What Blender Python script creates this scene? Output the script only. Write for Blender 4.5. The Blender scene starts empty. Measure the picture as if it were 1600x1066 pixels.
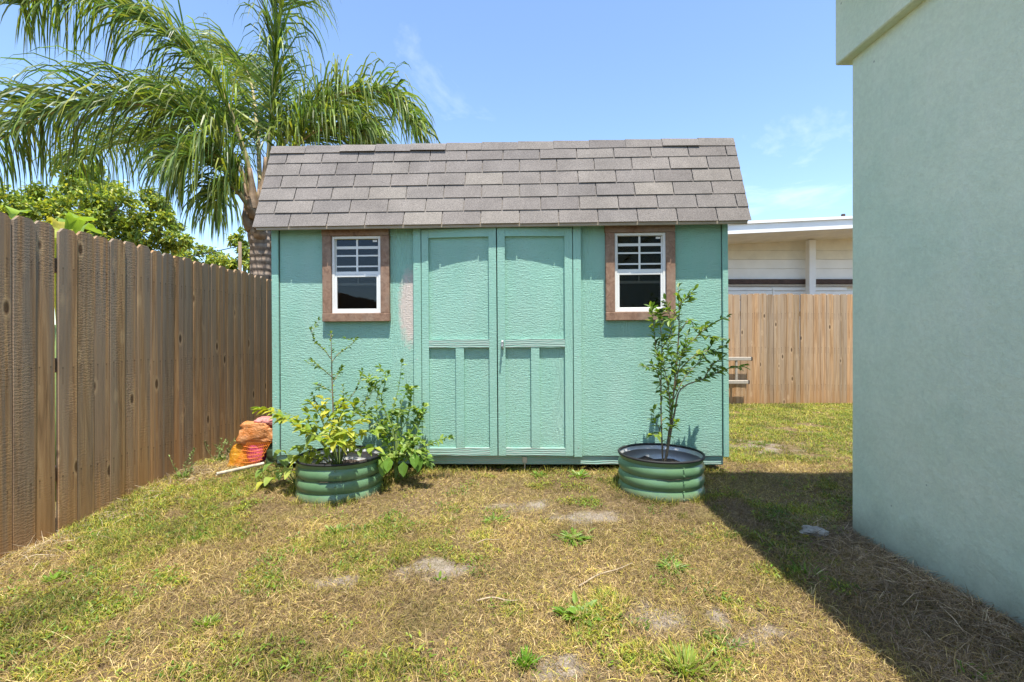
import bpy, math, random
import numpy as np
from mathutils import Vector, Matrix, Euler, noise as mnoise

random.seed(7)
rng = np.random.default_rng(11)
SC = bpy.context.scene
COL = SC.collection
R = math.radians

# ------------------------------------------------------------------ camera
CAMZ = 1.10
cam = bpy.data.cameras.new('camera')
cam.sensor_width = 36.0
cam.lens = 36.0 * 750 / 1600
cam.shift_x = 3 / 1600
cam.shift_y = -3 / 1600
cam.clip_start = 0.05
cam.clip_end = 2000
camo = bpy.data.objects.new('camera', cam)
COL.objects.link(camo)
camo.location = (0, 0, CAMZ)
camo.rotation_euler = (R(90), 0, 0)
SC.camera = camo

# ------------------------------------------------------------------ sky, sun, exposure
SUN_TO = Vector((0.085, -0.31, 1.0)).normalized()      # direction towards the sun
elev = math.asin(SUN_TO.z)
azim = math.atan2(SUN_TO.x, SUN_TO.y)
w = bpy.data.worlds.new('World')
SC.world = w
w.use_nodes = True
nt = w.node_tree
nt.nodes.clear()
out = nt.nodes.new('ShaderNodeOutputWorld')
bg = nt.nodes.new('ShaderNodeBackground')
bg.inputs['Strength'].default_value = 0.15
sky = nt.nodes.new('ShaderNodeTexSky')
sky.sky_type = 'NISHITA'
sky.sun_disc = False
sky.sun_elevation = elev
sky.sun_rotation = azim
sky.air_density = 1.0
sky.dust_density = 0.6
sky.ozone_density = 1.6
tc = nt.nodes.new('ShaderNodeTexCoord')
sep = nt.nodes.new('ShaderNodeSeparateXYZ')
nt.links.new(tc.outputs['Generated'], sep.inputs[0])
mxz = nt.nodes.new('ShaderNodeMath'); mxz.operation = 'MAXIMUM'; mxz.inputs[1].default_value = 0.0
nt.links.new(sep.outputs['Z'], mxz.inputs[0])
addz = nt.nodes.new('ShaderNodeMath'); addz.operation = 'ADD'; addz.inputs[1].default_value = 0.12
nt.links.new(mxz.outputs[0], addz.inputs[0])
dvx = nt.nodes.new('ShaderNodeMath'); dvx.operation = 'DIVIDE'
dvy = nt.nodes.new('ShaderNodeMath'); dvy.operation = 'DIVIDE'
nt.links.new(sep.outputs['X'], dvx.inputs[0]); nt.links.new(addz.outputs[0], dvx.inputs[1])
nt.links.new(sep.outputs['Y'], dvy.inputs[0]); nt.links.new(addz.outputs[0], dvy.inputs[1])
cmb = nt.nodes.new('ShaderNodeCombineXYZ')
nt.links.new(dvx.outputs[0], cmb.inputs[0]); nt.links.new(dvy.outputs[0], cmb.inputs[1])
cn = nt.nodes.new('ShaderNodeTexNoise')
cn.inputs['Scale'].default_value = 1.3
cn.inputs['Detail'].default_value = 8
cn.inputs['Roughness'].default_value = 0.6
cn.inputs['Distortion'].default_value = 0.6
nt.links.new(cmb.outputs[0], cn.inputs['Vector'])
cr = nt.nodes.new('ShaderNodeValToRGB')
cr.color_ramp.elements[0].position = 0.56; cr.color_ramp.elements[0].color = (0, 0, 0, 1)
cr.color_ramp.elements[1].position = 0.80; cr.color_ramp.elements[1].color = (0.42, 0.42, 0.42, 1)
nt.links.new(cn.outputs['Fac'], cr.inputs['Fac'])
cmix = nt.nodes.new('ShaderNodeMix'); cmix.data_type = 'RGBA'
nt.links.new(cr.outputs['Color'], cmix.inputs[0])
stint = nt.nodes.new('ShaderNodeMix'); stint.data_type = 'RGBA'; stint.blend_type = 'MULTIPLY'
stint.inputs[0].default_value = 1.0
stint.inputs[7].default_value = (0.93, 0.985, 1.05, 1)
nt.links.new(sky.outputs[0], stint.inputs[6])
nt.links.new(stint.outputs[2], cmix.inputs[6])
cmix.inputs[7].default_value = (6.0, 6.3, 6.8, 1)
nt.links.new(cmix.outputs[2], bg.inputs['Color'])
nt.links.new(bg.outputs[0], out.inputs['Surface'])

sl = bpy.data.lights.new('sun', 'SUN')
sl.energy = 4.3
sl.angle = R(0.53)
sl.color = (1.0, 0.955, 0.88)
so = bpy.data.objects.new('sun', sl)
COL.objects.link(so)
so.rotation_euler = (-SUN_TO).to_track_quat('-Z', 'Y').to_euler()
so.location = (2, -6, 12)

SC.view_settings.view_transform = 'Standard'
SC.view_settings.look = 'None'
SC.view_settings.exposure = 1.06
SC.view_settings.gamma = 1.0
SC.view_settings.use_curve_mapping = False
SC.cycles.max_bounces = 8
SC.cycles.transparent_max_bounces = 12

# ------------------------------------------------------------------ helpers
def P(px, py, Z):
    """a point at depth Z (metres along +Y) from a measurement in the photograph"""
    return Vector(((px - 797) / 750 * Z, Z, CAMZ - (py - 530) / 750 * Z))

class MB:
    def __init__(s):
        s.v = []; s.f = []; s.c = []
    def add(s, vs, fs, col=None):
        o = len(s.v)
        s.v.extend([tuple(p) for p in vs])
        s.f.extend([tuple(i + o for i in f) for f in fs])
        s.c.extend([col or (1, 1, 1)] * len(vs))
        return s
    def box(s, x0, x1, y0, y1, z0, z1, c=0.0):
        if c <= 0:
            v = [(x0,y0,z0),(x1,y0,z0),(x1,y1,z0),(x0,y1,z0),(x0,y0,z1),(x1,y0,z1),(x1,y1,z1),(x0,y1,z1)]
            f = [(0,3,2,1),(4,5,6,7),(0,1,5,4),(1,2,6,5),(2,3,7,6),(3,0,4,7)]
            return s.add(v, f)
        # chamfered box: 24 verts
        v = []
        idx = {}
        X = (x0, x1); Y = (y0, y1); Zs = (z0, z1)
        for i in (0, 1):
            for j in (0, 1):
                for k in (0, 1):
                    sx = c if i == 0 else -c; sy = c if j == 0 else -c; sz = c if k == 0 else -c
                    idx[i, j, k, 'x'] = len(v); v.append((X[i], Y[j] + sy, Zs[k] + sz))
                    idx[i, j, k, 'y'] = len(v); v.append((X[i] + sx, Y[j], Zs[k] + sz))
                    idx[i, j, k, 'z'] = len(v); v.append((X[i] + sx, Y[j] + sy, Zs[k]))
        f = []
        f.append([idx[0,0,0,'x'], idx[0,0,1,'x'], idx[0,1,1,'x'], idx[0,1,0,'x']])
        f.append([idx[1,0,0,'x'], idx[1,1,0,'x'], idx[1,1,1,'x'], idx[1,0,1,'x']])
        f.append([idx[0,0,0,'y'], idx[1,0,0,'y'], idx[1,0,1,'y'], idx[0,0,1,'y']])
        f.append([idx[0,1,0,'y'], idx[0,1,1,'y'], idx[1,1,1,'y'], idx[1,1,0,'y']])
        f.append([idx[0,0,0,'z'], idx[0,1,0,'z'], idx[1,1,0,'z'], idx[1,0,0,'z']])
        f.append([idx[0,0,1,'z'], idx[1,0,1,'z'], idx[1,1,1,'z'], idx[0,1,1,'z']])
        for i in (0, 1):
            for j in (0, 1):
                q = [idx[i,j,0,'x'], idx[i,j,1,'x'], idx[i,j,1,'y'], idx[i,j,0,'y']]
                f.append(q if (i + j) % 2 else q[::-1])
        for i in (0, 1):
            for k in (0, 1):
                q = [idx[i,0,k,'x'], idx[i,1,k,'x'], idx[i,1,k,'z'], idx[i,0,k,'z']]
                f.append(q[::-1] if (i + k) % 2 else q)
        for j in (0, 1):
            for k in (0, 1):
                q = [idx[0,j,k,'y'], idx[1,j,k,'y'], idx[1,j,k,'z'], idx[0,j,k,'z']]
                f.append(q if (j + k) % 2 else q[::-1])
        for i in (0, 1):
            for j in (0, 1):
                for k in (0, 1):
                    t = [idx[i,j,k,'x'], idx[i,j,k,'y'], idx[i,j,k,'z']]
                    f.append(t if (i + j + k) % 2 else t[::-1])
        return s.add(v, f)
    def gbox(s, x0, x1, y0, y1, z0, z1, nx, nz, warp=None):
        """box with a grid on its faces, bent by warp(x,z)->dy"""
        nx = max(1, nx); nz = max(1, nz)
        v = []; f = []
        for side, y in ((0, y0), (1, y1)):
            for a in range(nx + 1):
                for b in range(nz + 1):
                    x = x0 + (x1 - x0) * a / nx; z = z0 + (z1 - z0) * b / nz
                    v.append((x, y + (warp(x, z) if warp else 0), z))
        n = (nx + 1) * (nz + 1)
        I = lambda sd, a, b: sd * n + a * (nz + 1) + b
        for a in range(nx):
            for b in range(nz):
                f.append((I(0,a,b), I(0,a+1,b), I(0,a+1,b+1), I(0,a,b+1)))
                f.append((I(1,a,b), I(1,a,b+1), I(1,a+1,b+1), I(1,a+1,b)))
        for a in range(nx):
            f.append((I(0,a,0), I(1,a,0), I(1,a+1,0), I(0,a+1,0)))
            f.append((I(0,a,nz), I(0,a+1,nz), I(1,a+1,nz), I(1,a,nz)))
        for b in range(nz):
            f.append((I(0,0,b), I(0,0,b+1), I(1,0,b+1), I(1,0,b)))
            f.append((I(0,nx,b), I(1,nx,b), I(1,nx,b+1), I(0,nx,b+1)))
        return s.add(v, f)
    def tube(s, pts, radii, n=6, col=None, cap=True):
        pts = [Vector(p) for p in pts]
        if not hasattr(radii, '__len__'):
            radii = [radii] * len(pts)
        vs = []; fs = []
        for i, p in enumerate(pts):
            t = (pts[min(i + 1, len(pts) - 1)] - pts[max(i - 1, 0)]).normalized()
            ref = Vector((0, 0, 1)) if abs(t.z) < 0.9 else Vector((1, 0, 0))
            a = t.cross(ref).normalized(); b = t.cross(a).normalized()
            for k in range(n):
                an = 2 * math.pi * k / n
                vs.append(p + (a * math.cos(an) + b * math.sin(an)) * radii[i])
        for i in range(len(pts) - 1):
            for k in range(n):
                k2 = (k + 1) % n
                fs.append((i*n+k, i*n+k2, (i+1)*n+k2, (i+1)*n+k))
        if cap:
            fs.append(tuple(range(n))[::-1])
            fs.append(tuple(range((len(pts)-1)*n, len(pts)*n)))
        return s.add(vs, fs, col)
    def lathe(s, prof, n=40, cx=0, cy=0, closed=False, jitter=None):
        vs = []; fs = []
        for (r, z) in prof:
            for k in range(n):
                a = 2 * math.pi * k / n
                rr = r + (jitter(a, z) if jitter else 0)
                vs.append((cx + rr * math.cos(a), cy + rr * math.sin(a), z))
        for i in range(len(prof) - 1):
            for k in range(n):
                k2 = (k + 1) % n
                fs.append((i*n+k, i*n+k2, (i+1)*n+k2, (i+1)*n+k))
        return s.add(vs, fs)
    def leaf(s, pos, d, nrm, L, W, col, fold=0.25, droop=0.15):
        d = d.normalized()
        side = d.cross(nrm)
        if side.length < 1e-4:
            side = d.cross(Vector((0.3, 0.5, 0.8)))
        side.normalize()
        n = side.cross(d).normalized()
        g = Vector((0, 0, -1)) * droop * L
        p0 = pos
        m1 = pos + d * L * 0.33 + g * 0.15; m2 = pos + d * L * 0.68 + g * 0.5; tp = pos + d * L + g
        up = n * W * fold
        vs = [p0, m1 + side*W*0.48 + up, m1, m1 - side*W*0.48 + up, m2 + side*W*0.36 + up*0.8, m2, m2 - side*W*0.36 + up*0.8, tp]
        fs = [(0,1,2),(0,2,3),(1,4,5,2),(2,5,6,3),(4,7,5),(5,7,6)]
        return s.add(vs, fs, col)
    def build(s, name, mat, parent=None, smooth=False, colors=False, loc=None):
        me = bpy.data.meshes.new(name)
        me.from_pydata(s.v, [], s.f)
        if colors:
            ca = me.color_attributes.new('col', 'FLOAT_COLOR', 'POINT')
            arr = np.ones((len(s.v), 4), dtype=np.float32)
            arr[:, :3] = np.array(s.c, dtype=np.float32)
            ca.data.foreach_set('color', arr.ravel())
        if smooth:
            me.polygons.foreach_set('use_smooth', [True] * len(me.polygons))
        if mat:
            me.materials.append(mat)
        me.update()
        o = bpy.data.objects.new(name, me)
        COL.objects.link(o)
        if parent:
            o.parent = parent
        if loc is not None:
            o.location = loc
        return o

def tag(o, label=None, cat=None, group=None, kind=None):
    if label: o['label'] = label
    if cat: o['category'] = cat
    if group: o['group'] = group
    if kind: o['kind'] = kind
    return o

def empty(name, loc=(0, 0, 0), rot=(0, 0, 0)):
    o = bpy.data.objects.new(name, None)
    o.empty_display_size = 0.2
    COL.objects.link(o)
    o.location = loc
    o.rotation_euler = rot
    return o

def link_copy(src, parent, loc=None, rot=None):
    c = src.copy()
    COL.objects.link(c)
    c.parent = parent
    if loc is not None: c.location = loc
    if rot is not None: c.rotation_euler = rot
    return c

def spline(pts, n):
    """Catmull-Rom through pts, n samples"""
    pts = [Vector(p) for p in pts]
    q = [pts[0] * 2 - pts[1]] + pts + [pts[-1] * 2 - pts[-2]]
    res = []
    m = len(pts) - 1
    for i in range(n):
        u = i / (n - 1) * m
        k = min(int(u), m - 1); t = u - k
        a, b, c, d = q[k], q[k+1], q[k+2], q[k+3]
        res.append(0.5 * ((2*b) + (c-a)*t + (2*a-5*b+4*c-d)*t*t + (3*b-a-3*c+d)*t*t*t))
    return res

def vnoise(x, y, seed=0):
    """smooth value noise, numpy"""
    xi = np.floor(x).astype(np.int64); yi = np.floor(y).astype(np.int64)
    xf = x - xi; yf = y - yi
    u = xf*xf*(3-2*xf); v = yf*yf*(3-2*yf)
    def h(a, b):
        n = (a * 374761393 + b * 668265263 + seed * 982451653) & 0x7fffffff
        n = ((n ^ (n >> 13)) * 1274126177) & 0x7fffffff
        return ((n ^ (n >> 16)) & 0xffff) / 65535.0
    return (h(xi,yi)*(1-u)+h(xi+1,yi)*u)*(1-v) + (h(xi,yi+1)*(1-u)+h(xi+1,yi+1)*u)*v
def fbm(x, y, seed=0, o=4):
    r = 0; a = 0.5; t = 0
    for i in range(o):
        r = r + a * vnoise(x, y, seed + i); t += a
        x = x * 2.03; y = y * 2.03; a *= 0.5
    return r / t

# ------------------------------------------------------------------ materials
class Mat:
    def __init__(s, name, rough=0.7, spec=0.3):
        s.m = bpy.data.materials.new(name)
        s.m.use_nodes = True
        s.nt = s.m.node_tree
        s.b = s.nt.nodes['Principled BSDF']
        s.b.inputs['Roughness'].default_value = rough
        s.b.inputs['Specular IOR Level'].default_value = spec
        s.tc = None
    def n(s, typ, ins=None, **attrs):
        nd = s.nt.nodes.new('ShaderNode' + typ)
        for k, v in attrs.items():
            setattr(nd, k, v)
        for k, v in (ins or {}).items():
            s.put(nd.inputs[k], v)
        return nd
    def put(s, sock, v):
        if isinstance(v, bpy.types.NodeSocket):
            s.nt.links.new(v, sock)
        elif isinstance(v, bpy.types.Node):
            s.nt.links.new(v.outputs[0], sock)
        else:
            if hasattr(sock.default_value, '__len__') and hasattr(v, '__len__') and len(sock.default_value) == 4 and len(v) == 3:
                v = (*v, 1)
            sock.default_value = v
    def coord(s, scale=(1,1,1), rnd=False, world=False, off=(0,0,0)):
        if world:
            src = s.n('NewGeometry').outputs['Position']
        else:
            src = s.n('TexCoord').outputs['Object']
        mp = s.n('Mapping', {'Vector': src, 'Scale': scale, 'Location': off})
        if rnd:
            oi = s.n('ObjectInfo')
            r = s.n('Math', {0: oi.outputs['Random'], 1: 137.0}, operation='MULTIPLY')
            ad = s.n('VectorMath', {0: mp.outputs[0], 1: r.outputs[0]}, operation='ADD')
            return ad.outputs[0]
        return mp.outputs[0]
    def noise(s, vec, scale=5, detail=4, rough=0.55, dist=0.0):
        return s.n('TexNoise', {'Vector': vec, 'Scale': scale, 'Detail': detail, 'Roughness': rough, 'Distortion': dist}).outputs['Fac']
    def ramp(s, fac, stops):
        nd = s.n('ValToRGB', {'Fac': fac})
        e = nd.color_ramp.elements
        while len(e) < len(stops): e.new(0.5)
        for i, (p, c) in enumerate(stops):
            e[i].position = p
            e[i].color = (*c, 1) if hasattr(c, '__len__') else (c, c, c, 1)
        return nd.outputs['Color']
    def mix(s, fac, a, b, mode='MIX'):
        nd = s.n('Mix', {0: fac, 6: a, 7: b}, data_type='RGBA', blend_type=mode)
        return nd.outputs[2]
    def math(s, op, a, b=0.0):
        return s.n('Math', {0: a, 1: b}, operation=op).outputs[0]
    def bump(s, h, strength=0.5, dist=0.005, prev=None):
        nd = s.n('Bump', {'Height': h, 'Strength': strength, 'Distance': dist})
        if prev is not None: s.put(nd.inputs['Normal'], prev)
        return nd.outputs[0]
    def color(s, c): s.put(s.b.inputs['Base Color'], c); return s
    def normal(s, nrm): s.put(s.b.inputs['Normal'], nrm); return s
    def rough(s, r): s.put(s.b.inputs['Roughness'], r); return s

def plain(name, col, rough=0.6, spec=0.3, metal=0.0, var=0.12, scale=8):
    M = Mat(name, rough, spec)
    v = M.coord()
    f = M.noise(v, scale, 5)
    a = tuple(c * (1 - var) for c in col); b = tuple(min(1, c * (1 + var)) for c in col)
    M.color(M.ramp(f, [(0.3, a), (0.7, b)]))
    M.b.inputs['Metallic'].default_value = metal
    M.normal(M.bump(M.noise(v, scale * 12, 3), 0.15, 0.002))
    return M.m

TEAL = (0.262, 0.480, 0.380)
def mat_siding(name, patch=False, grain=1.0):
    M = Mat(name, 0.62, 0.25)
    v = M.coord()
    big = M.noise(v, 1.7, 4)
    base = M.ramp(big, [(0.3, tuple(c*0.92 for c in TEAL)), (0.7, tuple(c*1.06 for c in TEAL))])
    rip = M.noise(M.coord((17, 1, 105)), 1.0, 4, 0.65, 0.5)
    lump = M.noise(M.coord((60, 1, 95)), 1.0, 3, 0.65)
    wv = M.n('TexWave', {'Vector': M.coord((1.0, 1, 0.25)), 'Scale': 12.0, 'Distortion': 12.0, 'Detail': 3.0, 'Detail Scale': 1.2}, wave_type='BANDS', bands_direction='X').outputs['Fac']
    colm = M.ramp(M.noise(M.coord((3.2, 1, 0.35)), 1.0, 2), [(0.56, 0.0), (0.66, 1.0)])
    h = M.mix(M.math('MULTIPLY', colm, 0.45), rip, wv)
    h2 = M.math('ADD', h, M.math('MULTIPLY', lump, 0.8))
    pit = M.ramp(M.noise(M.coord((70, 1, 100)), 1.0, 2), [(0.27, 0.0), (0.36, 1.0)])
    h3 = M.math('ADD', h2, M.math('MULTIPLY', pit, 0.5))
    nrm = M.bump(h3, 1.0 * grain, 0.0062)
    specks = M.ramp(M.noise(M.coord((60, 1, 80)), 1.0, 2), [(0.24, 1.0), (0.31, 0.0)])
    fade = M.ramp(M.noise(M.coord((2.2, 1, 0.7)), 1.6, 5, 0.65), [(0.42, 0.0), (0.72, 1.0)])
    base = M.mix(M.math('MULTIPLY', fade, 0.45), base, (0.36, 0.52, 0.44))
    crev = M.ramp(h3, [(0.55, 1.0), (0.95, 0.0)])
    base = M.mix(M.math('MULTIPLY', crev, 0.35), base, (0.13, 0.27, 0.215))
    c = M.mix(M.math('MULTIPLY', specks, 0.8), base, (0.05, 0.12, 0.10))
    # rain-splash dirt low on the wall, uneven
    sp = M.n('SeparateXYZ', {0: M.n('TexCoord').outputs['Object']})
    dirt = M.math('MULTIPLY', M.ramp(sp.outputs['Z'], [(0.0, 1.0), (0.22, 0.0)]), M.noise(v, 14, 4))
    c = M.mix(M.math('MULTIPLY', dirt, 0.45), c, (0.20, 0.22, 0.16))
    if patch:
        # a bare, pinkish, unpainted patch beside the door casing
        dx = M.math('MULTIPLY', M.math('SUBTRACT', sp.outputs['X'], -0.745), 9.5)
        dz = M.math('MULTIPLY', M.math('SUBTRACT', sp.outputs['Z'], 1.20), 2.85)
        r2 = M.math('ADD', M.math('MULTIPLY', dx, dx), M.math('MULTIPLY', dz, dz))
        r2n = M.math('ADD', r2, M.math('MULTIPLY', M.math('SUBTRACT', M.noise(v, 30, 6, 0.7), 0.5), 1.5))
        pm = M.math('MULTIPLY', M.ramp(r2n, [(0.35, 1.0), (1.15, 0.0)]), 0.92)
        c = M.mix(pm, c, (0.58, 0.48, 0.42))
    M.color(c).normal(nrm)
    return M.m

def mat_worn_rail():
    M = Mat('worn_teal_rail', 0.7, 0.2)
    wv = M.n('TexWave', {'Vector': M.coord((0.25, 1, 1)), 'Scale': 22.0, 'Distortion': 7.0, 'Detail': 3.0, 'Detail Scale': 0.8}, wave_type='BANDS', bands_direction='Z').outputs['Fac']
    n1 = M.noise(M.coord((6, 1, 60)), 1, 4)
    c = M.mix(M.ramp(M.math('ADD', M.math('MULTIPLY', wv, 0.5), n1), [(0.55, 0.0), (0.95, 1.0)]), (0.235, 0.43, 0.35), (0.34, 0.40, 0.35))
    M.color(c).normal(M.bump(M.math('ADD', wv, n1), 0.6, 0.003))
    return M.m

def mat_fence(name, cols, damp=(0.20, 0.11, 0.05), grey=(0.17, 0.17, 0.145), greyamt=0.7):
    M = Mat(name, 0.85, 0.15)
    oi = M.n('ObjectInfo')
    g1 = M.noise(M.coord((1, 30, 1.6), rnd=True), 1.0, 6, 0.62, 1.1)
    g2 = M.noise(M.coord((1, 15, 0.32), rnd=True), 1.0, 3, 0.5, 0.5)
    base = M.ramp(g1, [(0.25, cols[0]), (0.5, cols[1]), (0.78, cols[2])])
    tint = M.ramp(oi.outputs['Random'], [(0.0, (0.66, 0.69, 0.72)), (0.25, (1.28, 1.2, 1.06)), (0.5, (0.84, 0.88, 0.88)), (0.75, (1.42, 1.26, 1.08)), (1.0, (0.95, 0.88, 0.78))])
    c = M.mix(1.0, base, tint, 'MULTIPLY')
    # grey weathered streaks
        # ochre damp rise at the foot, ragged
    sp = M.n('SeparateXYZ', {0: M.n('TexCoord').outputs['Object']})
    expo = M.ramp(M.math('ADD', M.math('MULTIPLY', sp.outputs['Z'], 0.5), M.math('MULTIPLY', g1, 0.25)), [(0.15, 0.45), (0.95, 1.0)])
    c = M.mix(M.math('MULTIPLY', M.math('MULTIPLY', M.ramp(g2, [(0.42, 0.15), (0.56, 1.0)]), greyamt), expo), c, grey)
    hgt = M.math('ADD', sp.outputs['Z'], M.math('MULTIPLY', g2, 0.9))
    c = M.mix(M.math('MULTIPLY', M.ramp(hgt, [(0.35, 1.0), (1.35, 0.0)]), 0.7), c, damp)
    # knots
    vo = M.n('TexVoronoi', {'Vector': M.coord((1, 7.0, 2.9), rnd=True), 'Scale': 1.0, 'Randomness': 1.0})
    kn = M.ramp(vo.outputs['Distance'], [(0.07, 1.0), (0.13, 0.0)])
    ring = M.ramp(vo.outputs['Distance'], [(0.08, 0.0), (0.13, 1.0), (0.22, 0.0)])
    c = M.mix(M.math('MULTIPLY', ring, 0.35), c, tuple(x * 1.35 for x in cols[2]))
    c = M.mix(M.math('MULTIPLY', kn, 0.8), c, (0.055, 0.03, 0.015))
    # nail heads at the three rails, each with a short rust run below it
    ya = M.math('SUBTRACT', M.math('ABSOLUTE', sp.outputs['Y']), 0.034)
    near = None
    for z0 in (0.49, 1.14, 1.74):
        dz = M.math('SUBTRACT', sp.outputs['Z'], z0)
        dd = M.math('SQRT', M.math('ADD', M.math('MULTIPLY', ya, ya), M.math('MULTIPLY', dz, dz)))
        run = M.math('MULTIPLY', M.math('MULTIPLY', M.math('GREATER_THAN', dz, -0.10), M.math('LESS_THAN', dz, 0.0)), M.ramp(M.math('ABSOLUTE', ya), [(0.001, 1.0), (0.006, 0.0)]))
        c = M.mix(M.math('MULTIPLY', run, 0.4), c, (0.09, 0.05, 0.03))
        c = M.mix(M.math("MULTIPLY", M.ramp(dd, [(0.003, 1.0), (0.005, 0.0)]), 0.75), c, (0.03, 0.02, 0.015))
    saw = M.n('TexWave', {'Vector': M.coord((1, 0.6, 1), rnd=True), 'Scale': 17.0, 'Distortion': 9.0, 'Detail': 3.0, 'Detail Scale': 3.5}, wave_type='BANDS', bands_direction='Z').outputs['Fac']
    sawm = M.ramp(M.noise(M.coord((1, 3, 1.2), rnd=True), 1, 2), [(0.42, 0.0), (0.6, 1.0)])
    h = M.math('ADD', g1, M.math('MULTIPLY', M.math('MULTIPLY', saw, sawm), 0.35))
    h = M.math('SUBTRACT', h, M.math('MULTIPLY', kn, 0.5))
    M.color(c).normal(M.bump(h, 0.55, 0.004))
    return M.m

def mat_trimwood():
    M = Mat('cedar_trim', 0.8, 0.2)
    g = M.noise(M.coord((22, 1, 22), rnd=True), 1, 5, 0.65, 1.2)
    gv = M.noise(M.coord((5, 1, 3), rnd=True), 1, 3)
    c = M.ramp(g, [(0.25, (0.15, 0.085, 0.055)), (0.55, (0.27, 0.165, 0.11)), (0.8, (0.38, 0.26, 0.18))])
    c = M.mix(M.math('MULTIPLY', M.ramp(gv, [(0.45, 0.0), (0.65, 1.0)]), 0.5), c, (0.30, 0.235, 0.18))
    M.color(c).normal(M.bump(g, 0.4, 0.003))
    return M.m

def mat_shingle():
    M = Mat('asphalt_shingle', 0.95, 0.1)
    oi = M.n('ObjectInfo')
    base = M.ramp(oi.outputs['Random'], [(0.0, (0.165, 0.147, 0.134)), (0.2, (0.205, 0.182, 0.162)), (0.45, (0.190, 0.170, 0.154)), (0.7, (0.218, 0.194, 0.170)), (0.9, (0.182, 0.164, 0.150)), (1.0, (0.245, 0.218, 0.186))])
    gr = M.noise(M.coord((1, 1, 1), world=True), 230, 2, 0.7)
    sp = M.ramp(gr, [(0.30, 0.45), (0.5, 1.0), (0.70, 1.55)])
    c = M.mix(1.0, base, sp, 'MULTIPLY')
    blot = M.noise(M.coord((4, 4, 4), world=True), 1, 4)
    c = M.mix(1.0, c, M.ramp(blot, [(0.3, 0.80), (0.7, 1.06)]), 'MULTIPLY')
    M.color(c).normal(M.bump(gr, 0.5, 0.003))
    return M.m

def mat_stucco():
    M = Mat('green_stucco', 0.9, 0.15)
    v = M.coord(world=True)
    big = M.noise(v, 0.9, 5, 0.6)
    mid = M.noise(v, 3.5, 5, 0.6, 0.8)
    c = M.ramp(mid, [(0.3, (0.655, 0.715, 0.525)), (0.7, (0.71, 0.755, 0.565))])
    c = M.mix(M.math('MULTIPLY', M.ramp(big, [(0.40, 0.0), (0.62, 1.0)]), 0.75), c, (0.535, 0.645, 0.48))
    # faint run-down streaks
    st = M.noise(M.coord((1, 7, 0.5), world=True), 1, 4)
    c = M.mix(M.math('MULTIPLY', M.ramp(st, [(0.55, 0.0), (0.72, 1.0)]), 0.25), c, (0.73, 0.75, 0.62))
    c = M.mix(1.0, c, M.ramp(M.noise(v, 45, 5, 0.7), [(0.34, 0.93), (0.66, 1.05)]), 'MULTIPLY')
    sp = M.n('SeparateXYZ', {0: M.n('NewGeometry').outputs['Position']})
    hz = M.math('ADD', sp.outputs['Z'], M.math('MULTIPLY', M.noise(v, 5, 4), 0.25))
    c = M.mix(M.math('MULTIPLY', M.ramp(hz, [(0.12, 1.0), (0.34, 0.0)]), 0.6), c, (0.16, 0.15, 0.10))
    pocks = M.ramp(M.n('TexVoronoi', {'Vector': v, 'Scale': 4.5}).outputs['Distance'], [(0.018, 1.0), (0.03, 0.0)])
    c = M.mix(M.math('MULTIPLY', pocks, 0.6), c, (0.12, 0.13, 0.10))
    fine = M.noise(v, 110, 5, 0.7)
    lump = M.noise(v, 34, 4, 0.6, 0.3)
    tro = M.noise(M.coord((1, 2.0, 3.0), world=True), 2.0, 3, 0.5, 0.3)
    h = M.math('ADD', M.math('MULTIPLY', fine, 0.5), M.math('MULTIPLY', lump, 1.0))
    nb = M.bump(h, 0.6, 0.006)
    nb = M.bump(tro, 0.22, 0.03, nb)
    M.color(c).normal(nb)
    return M.m

def mat_leaf(name, trans=0.35, rough=0.45):
    """colour of each leaf from its 'col' attribute, with light passing through"""
    M = Mat(name, rough, 0.4)
    at = M.n('VertexColor', layer_name='col').outputs['Color']
    nz = M.noise(M.coord(world=True), 30, 2)
    c = M.mix(1.0, at, M.ramp(nz, [(0.3, 0.82), (0.7, 1.18)]), 'MULTIPLY')
    M.color(c)
    tr = M.n('BsdfTranslucent', {'Color': M.mix(1.0, c, (1.25, 1.25, 0.55), 'MULTIPLY')})
    mx = M.n('MixShader', {0: trans, 1: M.b.outputs[0], 2: tr.outputs[0]})
    M.nt.links.new(mx.outputs[0], M.nt.nodes['Material Output'].inputs['Surface'])
    return M.m

def mat_ground():
    M = Mat('dry_lawn_soil', 0.95, 0.1)
    v = M.coord(world=True)
    n1 = M.noise(v, 2.1, 6, 0.62, 0.4)
    n2 = M.noise(v, 26, 5, 0.65)
    n3 = M.noise(v, 140, 3, 0.7)
    c = M.ramp(n2, [(0.28, (0.10, 0.068, 0.036)), (0.5, (0.20, 0.14, 0.075)), (0.75, (0.31, 0.225, 0.125))])
    g = M.ramp(n1, [(0.50, 0.0), (0.66, 1.0)])
    c = M.mix(M.math('MULTIPLY', g, 0.6), c, (0.19, 0.17, 0.045))
    at = M.n('VertexColor', layer_name='sand').outputs['Color']
    sandm = M.math('MULTIPLY', M.math('MULTIPLY', at, 0.75), M.ramp(M.noise(v, 14, 5), [(0.25, 0.25), (0.6, 1.0)]))
    c = M.mix(sandm, c, M.ramp(n3, [(0.3, (0.30, 0.25, 0.20)), (0.7, (0.44, 0.39, 0.335))]))
    c = M.mix(1.0, c, M.ramp(n3, [(0.3, 0.62), (0.7, 1.25)]), 'MULTIPLY')
    M.color(c).normal(M.bump(M.math('ADD', n2, M.math('MULTIPLY', n3, 0.5)), 1.0, 0.02))
    return M.m

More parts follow.
